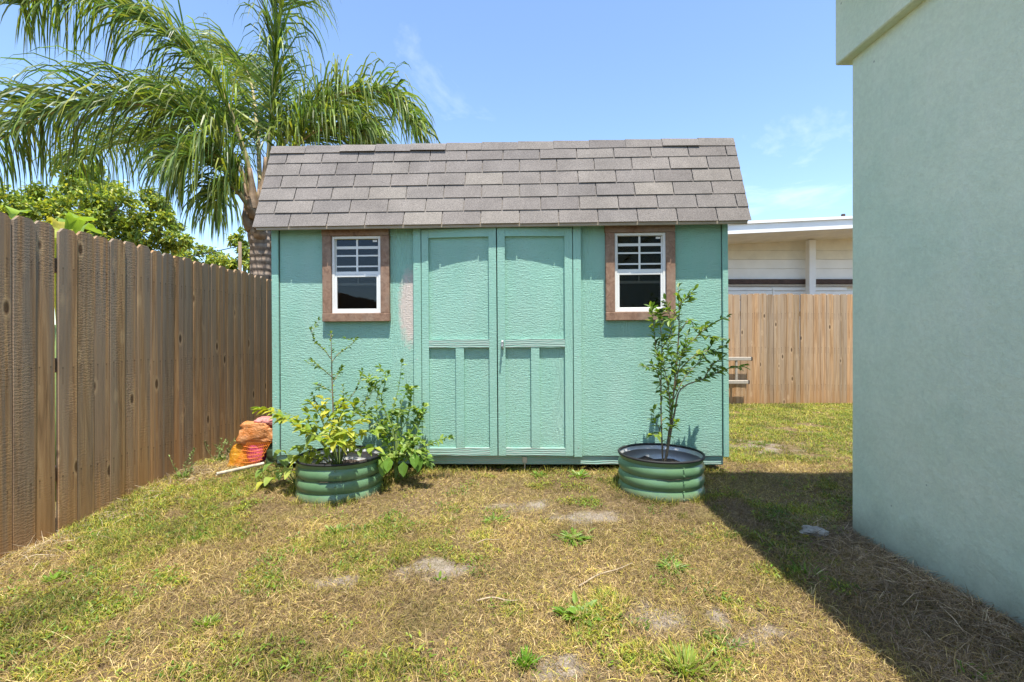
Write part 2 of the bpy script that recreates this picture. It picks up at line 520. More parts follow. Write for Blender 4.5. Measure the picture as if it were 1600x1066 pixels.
def mat_glass():
    M = Mat('window_glass', 0.03, 0.5)
    nt = M.nt
    gl = M.n('BsdfGlossy', {'Color': (0.9, 0.95, 1, 1), 'Roughness': 0.02})
    tr = M.n('BsdfTransparent', {'Color': (0.62, 0.65, 0.66, 1)})
    lw = M.n('LayerWeight', {'Blend': 0.28})
    f = M.math('ADD', M.math('MULTIPLY', lw.outputs['Fresnel'], 0.14), 0.02)
    mx = M.n('MixShader', {0: f, 1: tr.outputs[0], 2: gl.outputs[0]})
    nt.links.new(mx.outputs[0], nt.nodes['Material Output'].inputs['Surface'])
    return M.m

m_siding = mat_siding('teal_siding', True)
m_teal = mat_siding('teal_door_panel')
m_stile = mat_siding('teal_trim', grain=0.6)
m_rail = mat_worn_rail()
m_fence = mat_fence('weathered_fence', [(0.13, 0.078, 0.038), (0.30, 0.185, 0.095), (0.46, 0.315, 0.17)], damp=(0.42, 0.22, 0.085), grey=(0.215, 0.18, 0.14), greyamt=0.8)
m_fence2 = mat_fence('newer_fence', [(0.17, 0.098, 0.048), (0.34, 0.215, 0.115), (0.48, 0.345, 0.215)], damp=(0.38, 0.19, 0.07), grey=(0.40, 0.31, 0.22), greyamt=0.6)
m_trim = mat_trimwood()
m_shingle = mat_shingle()
m_stucco = mat_stucco()
m_leaf = mat_leaf('leaf', 0.42)
m_palm = mat_leaf('palm_leaf', 0.42, 0.42)
m_straw = mat_leaf('grass_blade', 0.2, 0.7)
m_ground = mat_ground()
m_glass = mat_glass()
m_vinyl = plain('white_vinyl', (0.74, 0.74, 0.70), 0.4, 0.4, var=0.04)
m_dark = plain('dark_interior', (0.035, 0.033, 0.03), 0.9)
m_paper = plain('paper_label', (0.75, 0.75, 0.72), 0.7, var=0.03)
m_drip = plain('painted_drip_edge', (0.36, 0.30, 0.22), 0.6)
m_steel = plain('zinc_steel', (0.42, 0.42, 0.40), 0.4, 0.5, 0.7)
m_galv = plain('galvanised_inside', (0.50, 0.50, 0.49), 0.45, 0.5, 0.35, 0.2, 4)
m_rubber = plain('black_rubber', (0.02, 0.02, 0.02), 0.6)
m_soil = plain('potting_soil', (0.055, 0.040, 0.03), 0.95, var=0.6, scale=40)
m_bark = plain('young_bark', (0.20, 0.155, 0.10), 0.85, var=0.3, scale=30)
m_stem = plain('green_stem', (0.16, 0.22, 0.06), 0.6, var=0.2, scale=20)
m_white = plain('white_paint', (0.80, 0.79, 0.75), 0.6, var=0.07, scale=2)
m_cream = plain('cream_paint', (0.74, 0.70, 0.59), 0.7, var=0.10, scale=3)
m_brown = plain('brown_beam', (0.075, 0.045, 0.035), 0.7, var=0.3)
m_alu = plain('dull_aluminium', (0.40, 0.35, 0.28), 0.6, 0.4, 0.1, 0.1, 20)
m_roofgrey = plain('flat_roof_edge', (0.30, 0.30, 0.30), 0.7)
m_pole = plain('utility_pole_wood', (0.19, 0.14, 0.09), 0.9, var=0.2, scale=4)

def mat_planter():
    M = Mat('sage_steel', 0.28, 0.5)
    v = M.coord()
    c = M.ramp(M.noise(v, 6, 5), [(0.3, (0.085, 0.175, 0.085)), (0.7, (0.125, 0.225, 0.115))])
    sp = M.n('SeparateXYZ', {0: M.n('TexCoord').outputs['Object']})
    hz = M.math('ADD', sp.outputs['Z'], M.math('MULTIPLY', M.noise(v, 22, 4), 0.06))
    c = M.mix(M.math('MULTIPLY', M.ramp(hz, [(0.045, 1.0), (0.10, 0.0)]), 0.6), c, (0.27, 0.25, 0.16))
    M.color(c)
    return M.m
m_planter = mat_planter()

def mat_palmtrunk():
    M = Mat('palm_trunk', 0.9, 0.15)
    ring = M.n('TexWave', {'Vector': M.coord((0.4, 0.4, 1)), 'Scale': 3.2, 'Distortion': 2.5, 'Detail': 3.0, 'Detail Scale': 2.0}, wave_type='BANDS', bands_direction='Z').outputs['Fac']
    n = M.noise(M.coord((18, 18, 6)), 1, 5, 0.65)
    c = M.ramp(n, [(0.3, (0.16, 0.115, 0.085)), (0.6, (0.31, 0.245, 0.19)), (0.8, (0.40, 0.34, 0.28))])
    c = M.mix(M.math('MULTIPLY', M.ramp(ring, [(0.1, 1.0), (0.35, 0.0)]), 0.5), c, (0.10, 0.07, 0.05))
    M.color(c).normal(M.bump(M.math('ADD', n, ring), 0.8, 0.02))
    return M.m
m_ptrunk = mat_palmtrunk()
m_petiole = plain('palm_petiole', (0.33, 0.27, 0.12), 0.6, var=0.35, scale=5)
m_boot = plain('dry_palm_boot', (0.27, 0.19, 0.125), 0.85, var=0.35, scale=14)

# ------------------------------------------------------------------ ground
def gz(x, y):
    """terrain height"""
    x = np.asarray(x, float); y = np.asarray(y, float)
    sm = lambda a, b, t: np.clip((t - a) / (b - a), 0, 1) ** 2 * (3 - 2 * np.clip((t - a) / (b - a), 0, 1))
    near = np.exp(-((x / 14) ** 2 + ((y - 3) / 14) ** 2))
    h = 0.03 * sm(2.6, 3.9, y) - 0.06 * sm(4.5, 8.0, y)
    h = h - 0.05 * sm(-1.0, -2.4, x) * (1 - sm(2.6, 4.2, y)) - 0.012 * sm(-2.2, -2.65, x) * (1 - sm(2.6, 4.2, y))
    h = h + (fbm(x * 1.1, y * 1.1, 3, 3) - 0.5) * 0.035 * near + (fbm(x * 7, y * 7, 9, 3) - 0.5) * 0.022 * near
    # litter banked against the house wall
    h = h - 0.012 * sm(1.45, 1.96, x) * (1 - sm(2.5, 3.1, y)) * near
    return h
SANDS = [(-0.78, 2.17, .14, .06), (-0.36, 2.28, .19, .10), (0.02, 3.12, .25, .10), (0.50, 2.95, .28, .13), (0.70, 1.93, .28, .13), (0.95, 1.78, .15, .08), (2.45, 4.85, .38, .28), (0.20, 1.62, .2, .06)]
def sandmask(x, y):
    m = np.zeros_like(np.asarray(x, float))
    for (cx, cy, rx, ry) in SANDS:
        d = ((x - cx) / rx) ** 2 + ((y - cy) / ry) ** 2
        m = np.maximum(m, np.clip(0.9 - d + (fbm(x * 11, y * 11, 5, 4) - 0.5) * 4.5, 0, 1))
    return m

def build_ground():
    xs = np.concatenate([[-400, -150, -60, -25, -12, -7, -5], np.arange(-4.0, 8.01, 0.07), [9, 11, 15, 25, 60, 150, 400]])
    ys = np.concatenate([[-300, -80, -25, -8, -3], np.arange(-1.0, 9.6, 0.07), [11, 14, 20, 35, 70, 150, 400, 800]])
    X, Y = np.meshgrid(xs, ys, indexing='ij')
    Z = gz(X, Y)
    S = sandmask(X, Y)
    nx, ny = X.shape
    V = np.stack([X, Y, Z], -1).reshape(-1, 3)
    i, j = np.meshgrid(np.arange(nx - 1), np.arange(ny - 1), indexing='ij')
    a = (i * ny + j).ravel()
    F = np.stack([a, a + ny, a + ny + 1, a + 1], -1)
    me = bpy.data.meshes.new('ground')
    me.from_pydata(V.tolist(), [], F.tolist())
    ca = me.color_attributes.new('sand', 'FLOAT_COLOR', 'POINT')
    arr = np.ones((len(V), 4), np.float32)
    arr[:, :3] = S.ravel()[:, None]
    ca.data.foreach_set('color', arr.ravel())
    me.polygons.foreach_set('use_smooth', [True] * len(me.polygons))
    me.materials.append(m_ground)
    o = bpy.data.objects.new('ground', me)
    COL.objects.link(o)
    tag(o, 'patchy dry sandy lawn ground', kind='structure')
build_ground()
G = lambda x, y: float(gz(x, y))

# ------------------------------------------------------------------ shed
SH = empty('garden_shed', (-0.06, 3.87, 0.162), (0, R(-0.33), R(-1.9)))
tag(SH, 'teal wooden garden shed with double doors and grey shingled roof', 'shed')
WX0, WX1 = -1.878, 1.793
DEP = 2.40
EZ = 1.845            # eave height in shed space
BRZ, BRY = 2.572, 0.175     # roof break
RDZ, RDY = 2.90, DEP / 2

def wall_with_holes(x0, x1, z0, z1, y0, y1, holes):
    xs = sorted({x0, x1, *[h[0] for h in holes], *[h[1] for h in holes]})
    zs = sorted({z0, z1, *[h[2] for h in holes], *[h[3] for h in holes]})
    b = MB()
    inside = lambda x, z: any(h[0] < x < h[1] and h[2] < z < h[3] for h in holes)
    for y, flip in ((y0, False), (y1, True)):
        for a in range(len(xs) - 1):
            for c in range(len(zs) - 1):
                if inside((xs[a] + xs[a+1]) / 2, (zs[c] + zs[c+1]) / 2): continue
                q = [(xs[a], y, zs[c]), (xs[a+1], y, zs[c]), (xs[a+1], y, zs[c+1]), (xs[a], y, zs[c+1])]
                b.add(q if not flip else q[::-1], [(0, 1, 2, 3)])
    for (hx0, hx1, hz0, hz1) in holes:
        b.add([(hx0,y0,hz0),(hx1,y0,hz0),(hx1,y1,hz0),(hx0,y1,hz0)], [(3,2,1,0)])
        b.add([(hx0,y0,hz1),(hx1,y0,hz1),(hx1,y1,hz1),(hx0,y1,hz1)], [(0,1,2,3)])
        b.add([(hx0,y0,hz0),(hx0,y1,hz0),(hx0,y1,hz1),(hx0,y0,hz1)], [(0,1,2,3)])
        b.add([(hx1,y0,hz0),(hx1,y1,hz0),(hx1,y1,hz1),(hx1,y0,hz1)], [(3,2,1,0)])
    b.add([(x0,y0,z0),(x1,y0,z0),(x1,y1,z0),(x0,y1,z0)], [(3,2,1,0)])
    b.add([(x0,y0,z1),(x1,y0,z1),(x1,y1,z1),(x0,y1,z1)], [(0,1,2,3)])
    b.add([(x0,y0,z0),(x0,y0,z1),(x0,y1,z1),(x0,y1,z0)], [(3,2,1,0)])
    b.add([(x1,y0,z0),(x1,y0,z1),(x1,y1,z1),(x1,y1,z0)], [(0,1,2,3)])
    return b

# window openings: casing outer x0,x1,z0,z1
W1 = (-1.454, -0.905, 1.087, 1.851 - 0.004)
W2 = (0.825, 1.375, 1.081, 1.846 - 0.002)
def hole_of(Wd): return (Wd[0] + 0.062, Wd[1] - 0.062, Wd[2] + 0.055, Wd[3] - 0.055)
fw = wall_with_holes(WX0 + 0.02, WX1 - 0.02, 0.0, 1.95, 0.0, 0.03, [hole_of(W1), hole_of(W2)])
tag(fw.build('front_wall', m_siding, SH), 'teal stamped siding with a bare pinkish patch beside the door')
# gable side walls and back wall
def gable(x0, x1):
    pr = [(0.031, 0.0), (DEP, 0.0), (DEP, EZ + 0.09), (DEP - 0.20, BRZ - 0.06), (RDY, RDZ - 0.06), (0.20, BRZ - 0.06), (0.031, EZ + 0.09)]
    b = MB()
    n = len(pr)
    b.add([(x0, y, z) for y, z in pr] + [(x1, y, z) for y, z in pr],
          [tuple(range(n))[::-1], tuple(range(n, 2*n))] + [(i, (i+1) % n, n + (i+1) % n, n + i) for i in range(n)])
    return b
gable(WX0 + 0.004, WX0 + 0.034).build('side_wall', m_teal, SH)
gable(WX1 - 0.034, WX1 - 0.004).build('side_wall', m_teal, SH)
MB().box(WX0 + 0.036, WX1 - 0.036, DEP - 0.03, DEP - 0.002, 0.001, EZ + 0.08).build('back_wall', m_teal, SH)
MB().box(WX0 + 0.036, WX1 - 0.036, 0.034, DEP - 0.034, -0.03, 0.03).build('floor', m_dark, SH)
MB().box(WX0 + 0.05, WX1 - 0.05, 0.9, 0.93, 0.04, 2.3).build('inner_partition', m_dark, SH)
# corner boards
MB().box(WX0, WX0 + 0.056, -0.020, 0.0295, -0.004, 1.93, 0.003).build('corner_board', m_stile, SH)
MB().box(WX1 - 0.042, WX1, -0.020, 0.0295, -0.004, 1.93, 0.003).build('corner_board', m_stile, SH)
# open joints beside the corner boards and the door casing
for xa, xb in ((WX0 + 0.056, WX0 + 0.062), (WX1 - 0.047, WX1 - 0.042), (-0.712, -0.7072), (0.6332, 0.638)):
    MB().box(xa, xb, -0.0012, 0.02, 0.0, 1.86).build('open_joint', m_dark, SH)
# base skid boards, set back
MB().box(WX0 + 0.02, WX1 - 0.035, 0.012, 0.05, -0.074, -0.003, 0.003).build('skid_board', m_rail, SH)
for xk in (-1.5, -0.5, 0.55, 1.55):
    MB().box(xk - 0.07, xk + 0.07, 0.35, DEP - 0.2, -0.19, -0.031).build('floor_joist', m_dark, SH)
for xk in (-1.62, 1.60):
    for yk in (0.45, 2.1):
        MB().box(xk - 0.1, xk + 0.1, yk, yk + 0.2, -0.26, -0.192, 0.005).build('foundation_block', m_roofgrey, SH)
# anchor bracket and rod
br = MB().box(0.158, 0.198, 0.002, 0.011, -0.060, -0.012, 0.002)
bo = br.build('anchor_bracket', m_steel, SH)
MB().tube([(0.178, 0.004, -0.055), (0.178, 0.002, -0.17)], 0.006, 8).build('rod', m_steel, bo)

# door frame
MB().box(-0.707, -0.645, -0.048, -0.001, -0.002, 1.87, 0.003).build('door_casing', m_stile, SH)
MB().box(0.570, 0.633, -0.048, -0.001, -0.002, 1.87, 0.003).build('door_casing', m_stile, SH)
MB().box(-0.644, 0.569, -0.046, -0.001, 1.824, 1.872, 0.003).build('door_header', m_stile, SH)
MB().box(-0.643, 0.568, -0.014, -0.002, 0.004, 1.822).build('door_backing', m_dark, SH)

def door(x0, x1, hinge_left, p0, p1, m0, m1):
    d = empty('door', (0, 0, 0)); d.parent = SH
    wd = x1 - x0
    def warp(x, z):
        t = (x - x0) / wd if hinge_left else (x1 - x) / wd
        return -0.038 * (2 * t - t * t) * max(0.0, z / 1.82) ** 1.2
    zb, zt = 0.010, 1.818
    MB().gbox(x0 + 0.004, x1 - 0.004, -0.021, -0.015, zb + .003, zt - .003, 14, 18, warp).build('panel', m_teal, d)
    MB().gbox(x0, p0, -0.048, -0.0215, zb, zt, 2, 18, warp).build('stile', m_stile, d)
    MB().gbox(p1, x1, -0.048, -0.0215, zb, zt, 2, 18, warp).build('stile', m_stile, d)
    e = 0.0006
    MB().gbox(p0 + e, p1 - e, -0.046, -0.0215, 1.750, zt - 0.001, 12, 1, warp).build('rail', m_stile, d)
    MB().gbox(p0 + e, p1 - e, -0.0475, -0.0215, 0.871, 0.936, 12, 1, warp).build('rail', m_rail, d)
    MB().gbox(p0 + e, p1 - e, -0.046, -0.0215, zb + .001, 0.070, 12, 1, warp).build('rail', m_rail, d)
    MB().gbox(m0, m1, -0.0455, -0.0215, 0.0705, 0.8705, 2, 8, warp).build('mullion', m_stile, d)
    return d
door(-0.639, -0.039, True, -0.583, -0.098, -0.367, -0.301)
dr = door(-0.030, 0.564, False, 0.030, 0.502, 0.233, 0.299)
hd = MB()
hd.box(-0.004, 0.018, -0.084, -0.066, 0.862, 0.925, 0.004)
hd.tube([(0.007, -0.075, 0.915), (0.007, -0.115, 0.912), (0.007, -0.122, 0.885), (0.007, -0.095, 0.868)], 0.007, 8)
hd.build('handle', m_steel, dr)

nm = MB().lathe([(0.0001, 0.0012), (0.0035, 0.0010), (0.0045, 0.0)], 8)
nail0 = nm.build('nail', m_steel, SH)
spots = [(WX0 + 0.028, -0.0203, z) for z in (.12, .5, .9, 1.3, 1.62)] + [(WX1 - 0.02, -0.0203, z) for z in (.12, .5, .9, 1.3, 1.62)] \
    + [(-0.676, -0.0483, z) for z in (.1, .45, .8, 1.15, 1.5, 1.78)] + [(0.602, -0.0483, z) for z in (.1, .45, .8, 1.15, 1.5, 1.78)]
for k, p in enumerate(spots):
    o = nail0 if k == 0 else link_copy(nail0, SH)
    o.location = (p[0] + random.uniform(-.006, .006), p[1], p[2] + random.uniform(-.03, .03)); o.rotation_euler = (R(90), 0, 0)

# windows
def window(Wd, sticker):
    x0, x1, z0, z1 = Wd
    wn = empty('window', (0, 0, 0)); wn.parent = SH
    hx0, hx1, hz0, hz1 = hole_of(Wd)
    T = 0.066
    MB().box(x0, x1, -0.042, -0.001, z1 - T, z1, 0.003).build('head_casing', m_trim, wn)
    MB().box(x0 + 0.003, x1 - 0.003 + 0.006, -0.043, -0.001, z0, z0 + T, 0.003).build('sill_casing', m_trim, wn)
    MB().box(x0 + 0.004, x0 + 0.076, -0.040, -0.001, z0 + T + .001, z1 - T - .001, 0.003).build('side_casing', m_trim, wn)
    MB().box(x1 - 0.070, x1 + 0.001, -0.040, -0.001, z0 + T + .001, z1 - T - .001, 0.003).build('side_casing', m_trim, wn)
    a0, a1 = x0 + 0.0765, x1 - 0.0705; b0, b1 = z0 + T + 0.0015, z1 - T - 0.0015
    fr = MB()
    F = 0.022
    fr.box(a0, a0 + F, -0.020, 0.024, b0, b1, 0.002)
    fr.box(a1 - F, a1, -0.020, 0.024, b0, b1, 0.002)
    fr.box(a0 + F, a1 - F, -0.0195, 0.024, b1 - F, b1, 0.002)
    fr.box(a0 + F, a1 - F, -0.0195, 0.024, b0, b0 + F, 0.002)
    fr.build('frame', m_vinyl, wn)
    mid = b0 + (b1 - b0) * 0.502
    # upper sash
    us = MB()
    i0, i1 = a0 + F, a1 - F
    us.box(i0, i1, -0.008, 0.016, mid, mid + 0.026, 0.002)
    us.box(i0, i0 + 0.008, 0.002, 0.016, mid + 0.027, b1 - F)
    us.box(i1 - 0.008, i1, 0.002, 0.016, mid + 0.027, b1 - F)
    us.build('upper_sash', m_vinyl, wn)
    xm = (i0 + i1) / 2
    top = b1 - F
    h = top - mid - 0.026
    mv = MB().box(xm - 0.0075, xm + 0.0075, -0.001, 0.0045, mid + 0.027, top - .001).build('muntin', m_vinyl, wn)
    for (f, th) in ((0.74, 0.011), (0.49, 0.006), (0.16, 0.006)):
        zc = mid + 0.026 + h * f
        MB().box(i0 + 0.009, i1 - 0.009, 0.000, 0.0040, zc - th, zc + th).build('muntin', m_vinyl, wn)
    MB().box(i0 + .001, i1 - .001, 0.006, 0.009, mid + 0.028, top - .001).build('pane', m_glass, wn)
    # lower sash
    ls = MB()
    lb = b0 + F
    S = 0.017
    ls.box(i0, i0 + S, -0.016, 0.006, lb, mid - 0.001, 0.002)
    ls.box(i1 - S, i1, -0.016, 0.006, lb, mid - 0.001, 0.002)
    ls.box(i0 + S, i1 - S, -0.0155, 0.006, mid - 0.020, mid - 0.0015, 0.002)
    ls.box(i0 + S, i1 - S, -0.0155, 0.006, lb, lb + 0.014, 0.002)
    ls.build('lower_sash', m_vinyl, wn)
    MB().box(i0 + S + .001, i1 - S - .001, -0.006, -0.003, lb + 0.015, mid - 0.021).build('pane', m_glass, wn)
    MB().box(i0 + 0.010, i1 - 0.010, 0.018, 0.024, mid - 0.085, mid - 0.065).build('inner_bar', m_alu, wn)
    MB().box(xm - 0.004, xm + 0.004, 0.0185, 0.0235, mid - 0.064, mid - 0.003).build('inner_bar', m_alu, wn)
    MB().box(i1 - 0.050, i1 - 0.014, -0.0022, -0.0012, top - 0.024, top - 0.008).build('sticker', m_paper, wn)
window(W1, True)
window(W2, True)

# roof
RX0, RX1 = -1.958, 1.912
rf_pts = [(-0.115, EZ), (BRY, BRZ), (RDY, RDZ), (DEP - BRY, BRZ), (DEP + 0.115, EZ)]
def slab(pts, th, x0, x1):
    b = MB()
    P2 = [Vector((0, y, z)) for y, z in pts]
    inner = []
    for i, p in enumerate(P2):
        t = (P2[min(i+1, len(P2)-1)] - P2[max(i-1, 0)]).normalized()
        nrm = Vector((0, t.z, -t.y))
        inner.append(p + nrm * th)
    n = len(P2)
    v = [(x0, p.y, p.z) for p in P2] + [(x0, p.y, p.z) for p in inner] + [(x1, p.y, p.z) for p in P2] + [(x1, p.y, p.z) for p in inner]
    f = []
    for i in range(n - 1):
        f.append((i, 2*n+i, 2*n+i+1, i+1))
        f.append((n+i, n+i+1, 3*n+i+1, 3*n+i))
        f.append((i, i+1, n+i+1, n+i))
        f.append((2*n+i, 3*n+i, 3*n+i+1, 2*n+i+1))
    f.append((0, n, 3*n, 2*n)); f.append((n-1, 3*n-1, 4*n-1, 2*n-1)[:0] or (n-1, 2*n+n-1, 3*n+n-1, n+n-1))
    return b.add(v, f)
rf = slab(rf_pts, 0.03, RX0, RX1).build('roof', m_shingle, SH)
sd = Vector((0, BRY + 0.115, BRZ - EZ)); slen = sd.length; sd.normalize()
sn = Vector((0, -sd.z, sd.y))          # outward normal of the steep front slope
MB().box(RX0 + 0.01, RX1 - 0.01, -0.118, -0.100, EZ - 0.030, EZ + 0.010, 0.003).build('drip_edge', m_drip, rf)
MB().box(WX0 + 0.02, WX1 - 0.02, -0.099, -0.0005, EZ + 0.028, EZ + 0.040).build('soffit', m_stile, rf)
EXPO = 0.1265
def shingle(x0, x1, s0, s1, lift):
    o = Vector((0, -0.115, EZ))
    b = MB()
    j = lambda a: random.uniform(-a, a)
    n0 = 0.010 + lift; n1 = 0.003
    la, lb2 = n0 + j(0.0015), n0 + j(0.0015)
    th = 0.0045
    c = []
    for (x, s_, nn) in ((x0, s0 + j(.0015), la), (x1, s0 + j(.0015), lb2), (x1, s1, n1), (x0, s1, n1)):
        for dn in (0, th):
            p = o + sd * s_ + sn * (nn + dn)
            c.append((x, p.y, p.z))
    f = [(0,2,4,6)[::-1], (1,3,5,7), (0,2,3,1), (2,4,5,3), (4,6,7,5), (6,0,1,7)]
    return b.add(c, f)
TABW = 0.3048
for row in range(6):
    off = (0.0 if row % 2 == 0 else 0.5) * TABW
    x = RX0 - 0.012 - (TABW - 0.29 if row % 2 == 0 else 0) - off * 1.0 + 0.0
    s0 = -0.012 + row * EXPO
    first = True
    while x < RX1:
        xa = max(x + 0.004, RX0 - 0.012); xb = min(x + TABW - 0.004, RX1 + 0.012)
        if xb - xa > 0.02:
            shingle(xa, xb, s0, s0 + EXPO + 0.02 + (0.0 if row < 5 else 0.015), random.choice([0, 0, 0, 0.001, 0.003])).build('shingle', m_shingle, rf)
        x += TABW
# cap course bent over the break, its tabs lifting a little
x = RX0 - 0.012
k = 0
while x < RX1 - 0.02:
    xb = min(x + 0.300, RX1 + 0.012)
    o = Vector((0, -0.115, EZ))
    l0 = random.choice([0.002, 0.004, 0.010, 0.016]); l1 = l0 + random.uniform(-0.003, 0.006)
    up = Vector((0, RDY - BRY, RDZ - BRZ)).normalized()
    nu = Vector((0, -up.z, up.y))
    b = MB()
    vs = []
    for (xx, l, ov) in ((x + 0.002, l0, 0.003), (xb + 0.0, l1, 0.0)):
        p0 = o + sd * (slen - 0.062 + random.uniform(-.003, .003)) + sn * (0.012 + l)
        p1 = o + sd * (slen - 0.004) + sn * (0.010 + l * 0.5)
        p2 = o + sd * (slen + 0.012) + nu * (0.014 + ov)
        p3 = o + sd * slen + up * 0.13 + nu * (0.008 + ov)
        for p in (p0, p1, p2, p3):
            vs.append((xx, p.y, p.z + ov))
        for p in (p0, p1, p2, p3):
            q = p - (sn * 0.006 if p is p0 or p is p1 else nu * 0.006)
            vs.append((xx, q.y, q.z + ov))
    f = []
    for i in range(3):
        f.append((i, i+1, 8+i+1, 8+i)[::-1])
        f.append((4+i, 8+4+i, 8+4+i+1, 4+i+1)[::-1])
        f.append((i, 4+i, 4+i+1, i+1)[::-1])
        f.append((8+i, 8+i+1, 12+i+1, 12+i)[::-1])
    f.append((0, 8, 12, 4)[::-1]); f.append((3, 7, 15, 11)[::-1])
    b.add(vs, f).build('shingle', m_shingle, rf)
    x += 0.300
    k += 1

# ------------------------------------------------------------------ stucco house on the right
HX, HY = 1.965, 2.765
H = empty('stucco_house', (HX + 3, -1.0, 0))
tag(H, 'pale green stucco house wall running towards the viewer on the right', 'house')
hb = MB().box(HX - (HX + 3), 3.0, -4.0, HY + 1.0, -0.3, 3.25, 0.012)
hb.build('wall', m_stucco, H)
MB().box(-3.056, 3.06, -4.05, HY + 1.0 + 0.055, 2.705, 3.245, 0.006).build('trim_band', m_stucco, H)
MB().box(-3.42, 3.4, -4.2, HY + 1.0 + 0.02, 3.251, 3.33, 0.006).build('roof', m_white, H)

# ------------------------------------------------------------------ fences
def board_mesh(w, h, th, seed, dog=0.028):
    """dog-eared picket: width along Y, thickness along X, base at z=0, slightly bowed and split"""
    rr = random.Random(seed)
    n = 6
    zs = [h * i / n for i in range(n)] + [h - dog, h]
    L = []; Rr = []
    for i, z in enumerate(zs):
        wv = rr.uniform(-0.0015, 0.0015)
        sh = dog * 0.95 if i == len(zs) - 1 else 0.0
        L.append((-w / 2 + wv + sh, z)); Rr.append((w / 2 + wv - sh, z))
    b = MB()
    vs = []
    bow = rr.uniform(-0.002, 0.002)
    for x in (0.0, -th):
        for (yl, z), (yr, z2) in zip(L, Rr):
            dx = bow * math.sin(math.pi * z / h)
            cup = 0.0012
            vs += [(x + dx, yl, z), (x + dx + cup, (yl + yr) / 2, z), (x + dx, yr, z2)]
    m = len(zs)
    f = []
    for i in range(m - 1):
        for c in range(2):
            a = i*3+c
            f.append((a, a+1, a+4, a+3))
            q = 3*m + a
            f.append((q, q+3, q+4, q+1))
        f.append((i*3, i*3+3, 3*m+i*3+3, 3*m+i*3))
        f.append((i*3+2, 3*m+i*3+2, 3*m+i*3+5, i*3+5))
    t = (m-1)*3
    for c in range(2):
        f.append((t+c, t+c+1, 3*m+t+c+1, 3*m+t+c))
        f.append((c, 3*m+c, 3*m+c+1, c+1))
    b.add(vs, f)
    return b

FX = -2.69
FL = empty('wooden_fence', (FX, 2.5, -0.05))
tag(FL, 'tall weathered grey-brown picket fence along the left side', 'fence')
protos = []
PITCH = 0.122
NV = 6
for k in range(NV):
    o = board_mesh(PITCH - 0.004, 1.98, 0.017, 100 + k).build('picket', m_fence, FL)
    protos.append(o)
y = 2.781 - 48 * PITCH
i = 0
while y < 8.5:
    wdt = PITCH
    gap = 0.020 if i == 48 else 0.0
    yy = y - 2.5
    zt = random.uniform(-0.014, 0.010)
    loc = (random.uniform(-0.002, 0.002), yy, -0.15 + zt)
    rot = (random.uniform(-0.0012, 0.0012), random.uniform(-0.0025, 0.0025), random.uniform(-0.012, 0.012))
    if i < NV:
        o = protos[i]; o.location = loc; o.rotation_euler = rot
    else:
        link_copy(random.choice(protos), FL, loc, rot)
    y += wdt + gap
    i += 1
for zr in (0.30, 0.95, 1.55):
    MB().box(-0.075, -0.022, -5.4, 6.1, zr, zr + 0.085, 0.004).build('rail', m_fence, FL)
for yp in (-4.15, -1.7, 0.75, 3.2, 5.65):
    MB().box(-0.175, -0.08, yp - 0.05, yp + 0.05, -0.3, 1.78, 0.006).build('post', m_fence, FL)

BY = 8.4
FB = empty('wooden_fence', (4.5, BY, -0.05))
tag(FB, 'lighter tan picket fence across the back beside the white building', 'fence')
bprot = []
BP = 0.1165
for k in range(5):
    o = board_mesh(BP - 0.003, 2.08, 0.017, 300 + k, 0.02).build('picket', m_fence2, FB)
    bprot.append(o)
x = -2.67; i = 0
while x < 9.2:
    loc = (x - 4.5, random.uniform(-0.004, 0.004), -0.14 + random.uniform(-0.012, 0.012))
    rot = (random.uniform(-0.003, 0.003), random.uniform(-0.004, 0.004), R(-90) + random.uniform(-0.012, 0.012))
    if x > 6.2 or x < 2.2:
        pass                      # nothing of these is in view, but the run goes on
    if i < 5:
        o = bprot[i]; o.location = loc; o.rotation_euler = rot
    else:
        link_copy(random.choice(bprot), FB, loc, rot)
    x += BP; i += 1
for zr in (0.35, 1.55):
    MB().box(-7.1, 4.6, 0.022, 0.06, zr, zr + 0.085, 0.004).build('rail', m_fence2, FB)

# ------------------------------------------------------------------ white building behind the back fence
NB = empty('white_building', (5.5, 12.0, 0))
tag(NB, 'long white plank building with low sloping roof behind the back fence', 'building')
zt_ = [(0.0, 1.62, m_white), (1.64, 2.30, m_white), (2.60, 2.86, m_white), (2.865, 3.09, m_white), (3.095, 3.32, m_cream), (3.325, 3.75, m_cream)]
MB().box(-4.0, 10, 0.03, 0.3, -0.2, 3.7).build('wall', m_cream, NB)
for (a, b_, m_) in zt_:
    MB().box(-4.0, 10, 0.006 + random.uniform(-.004, .004), 0.0295, a, b_, 0.004).build('siding_board', m_, NB)
MB().box(-4.0, 10, -0.055, 0.0, 2.475, 2.59, 0.004).build('beam', m_brown, NB)
MB().box(-4.0, 10, -0.09, -0.06, 2.41, 2.455, 0.004).build('conduit', m_alu, NB)
MB().box(-4.0, 2.9, -0.03, 0.0, 2.31, 2.40, 0.004).build('trim_board', m_white, NB)
pX = (1262 - 797) / 750 * 11.9 - 5.5
MB().box(pX - 0.08, pX + 0.08, -0.30, -0.14, -0.1, 3.52, 0.006).build('post', m_white, NB)
# horizontal window strip low on the wall
wX0 = (1140 - 797) / 750 * 12 - 5.5 - 1.2; wX1 = (1206 - 797) / 750 * 12 - 5.5
wf = empty('window', (0, 0, 0)); wf.parent = NB
MB().box(wX0, wX1, -0.040, -0.032, 1.8, 2.30, 0.002).build('pane', m_vinyl, wf)
MB().box(wX1, wX1 + 0.04, -0.055, -0.008, 1.7, 2.38, 0.003).build('frame', m_white, wf)
MB().box(wX0, wX1, -0.052, -0.0405, 2.06, 2.085, 0.002).build('frame', m_brown, wf)
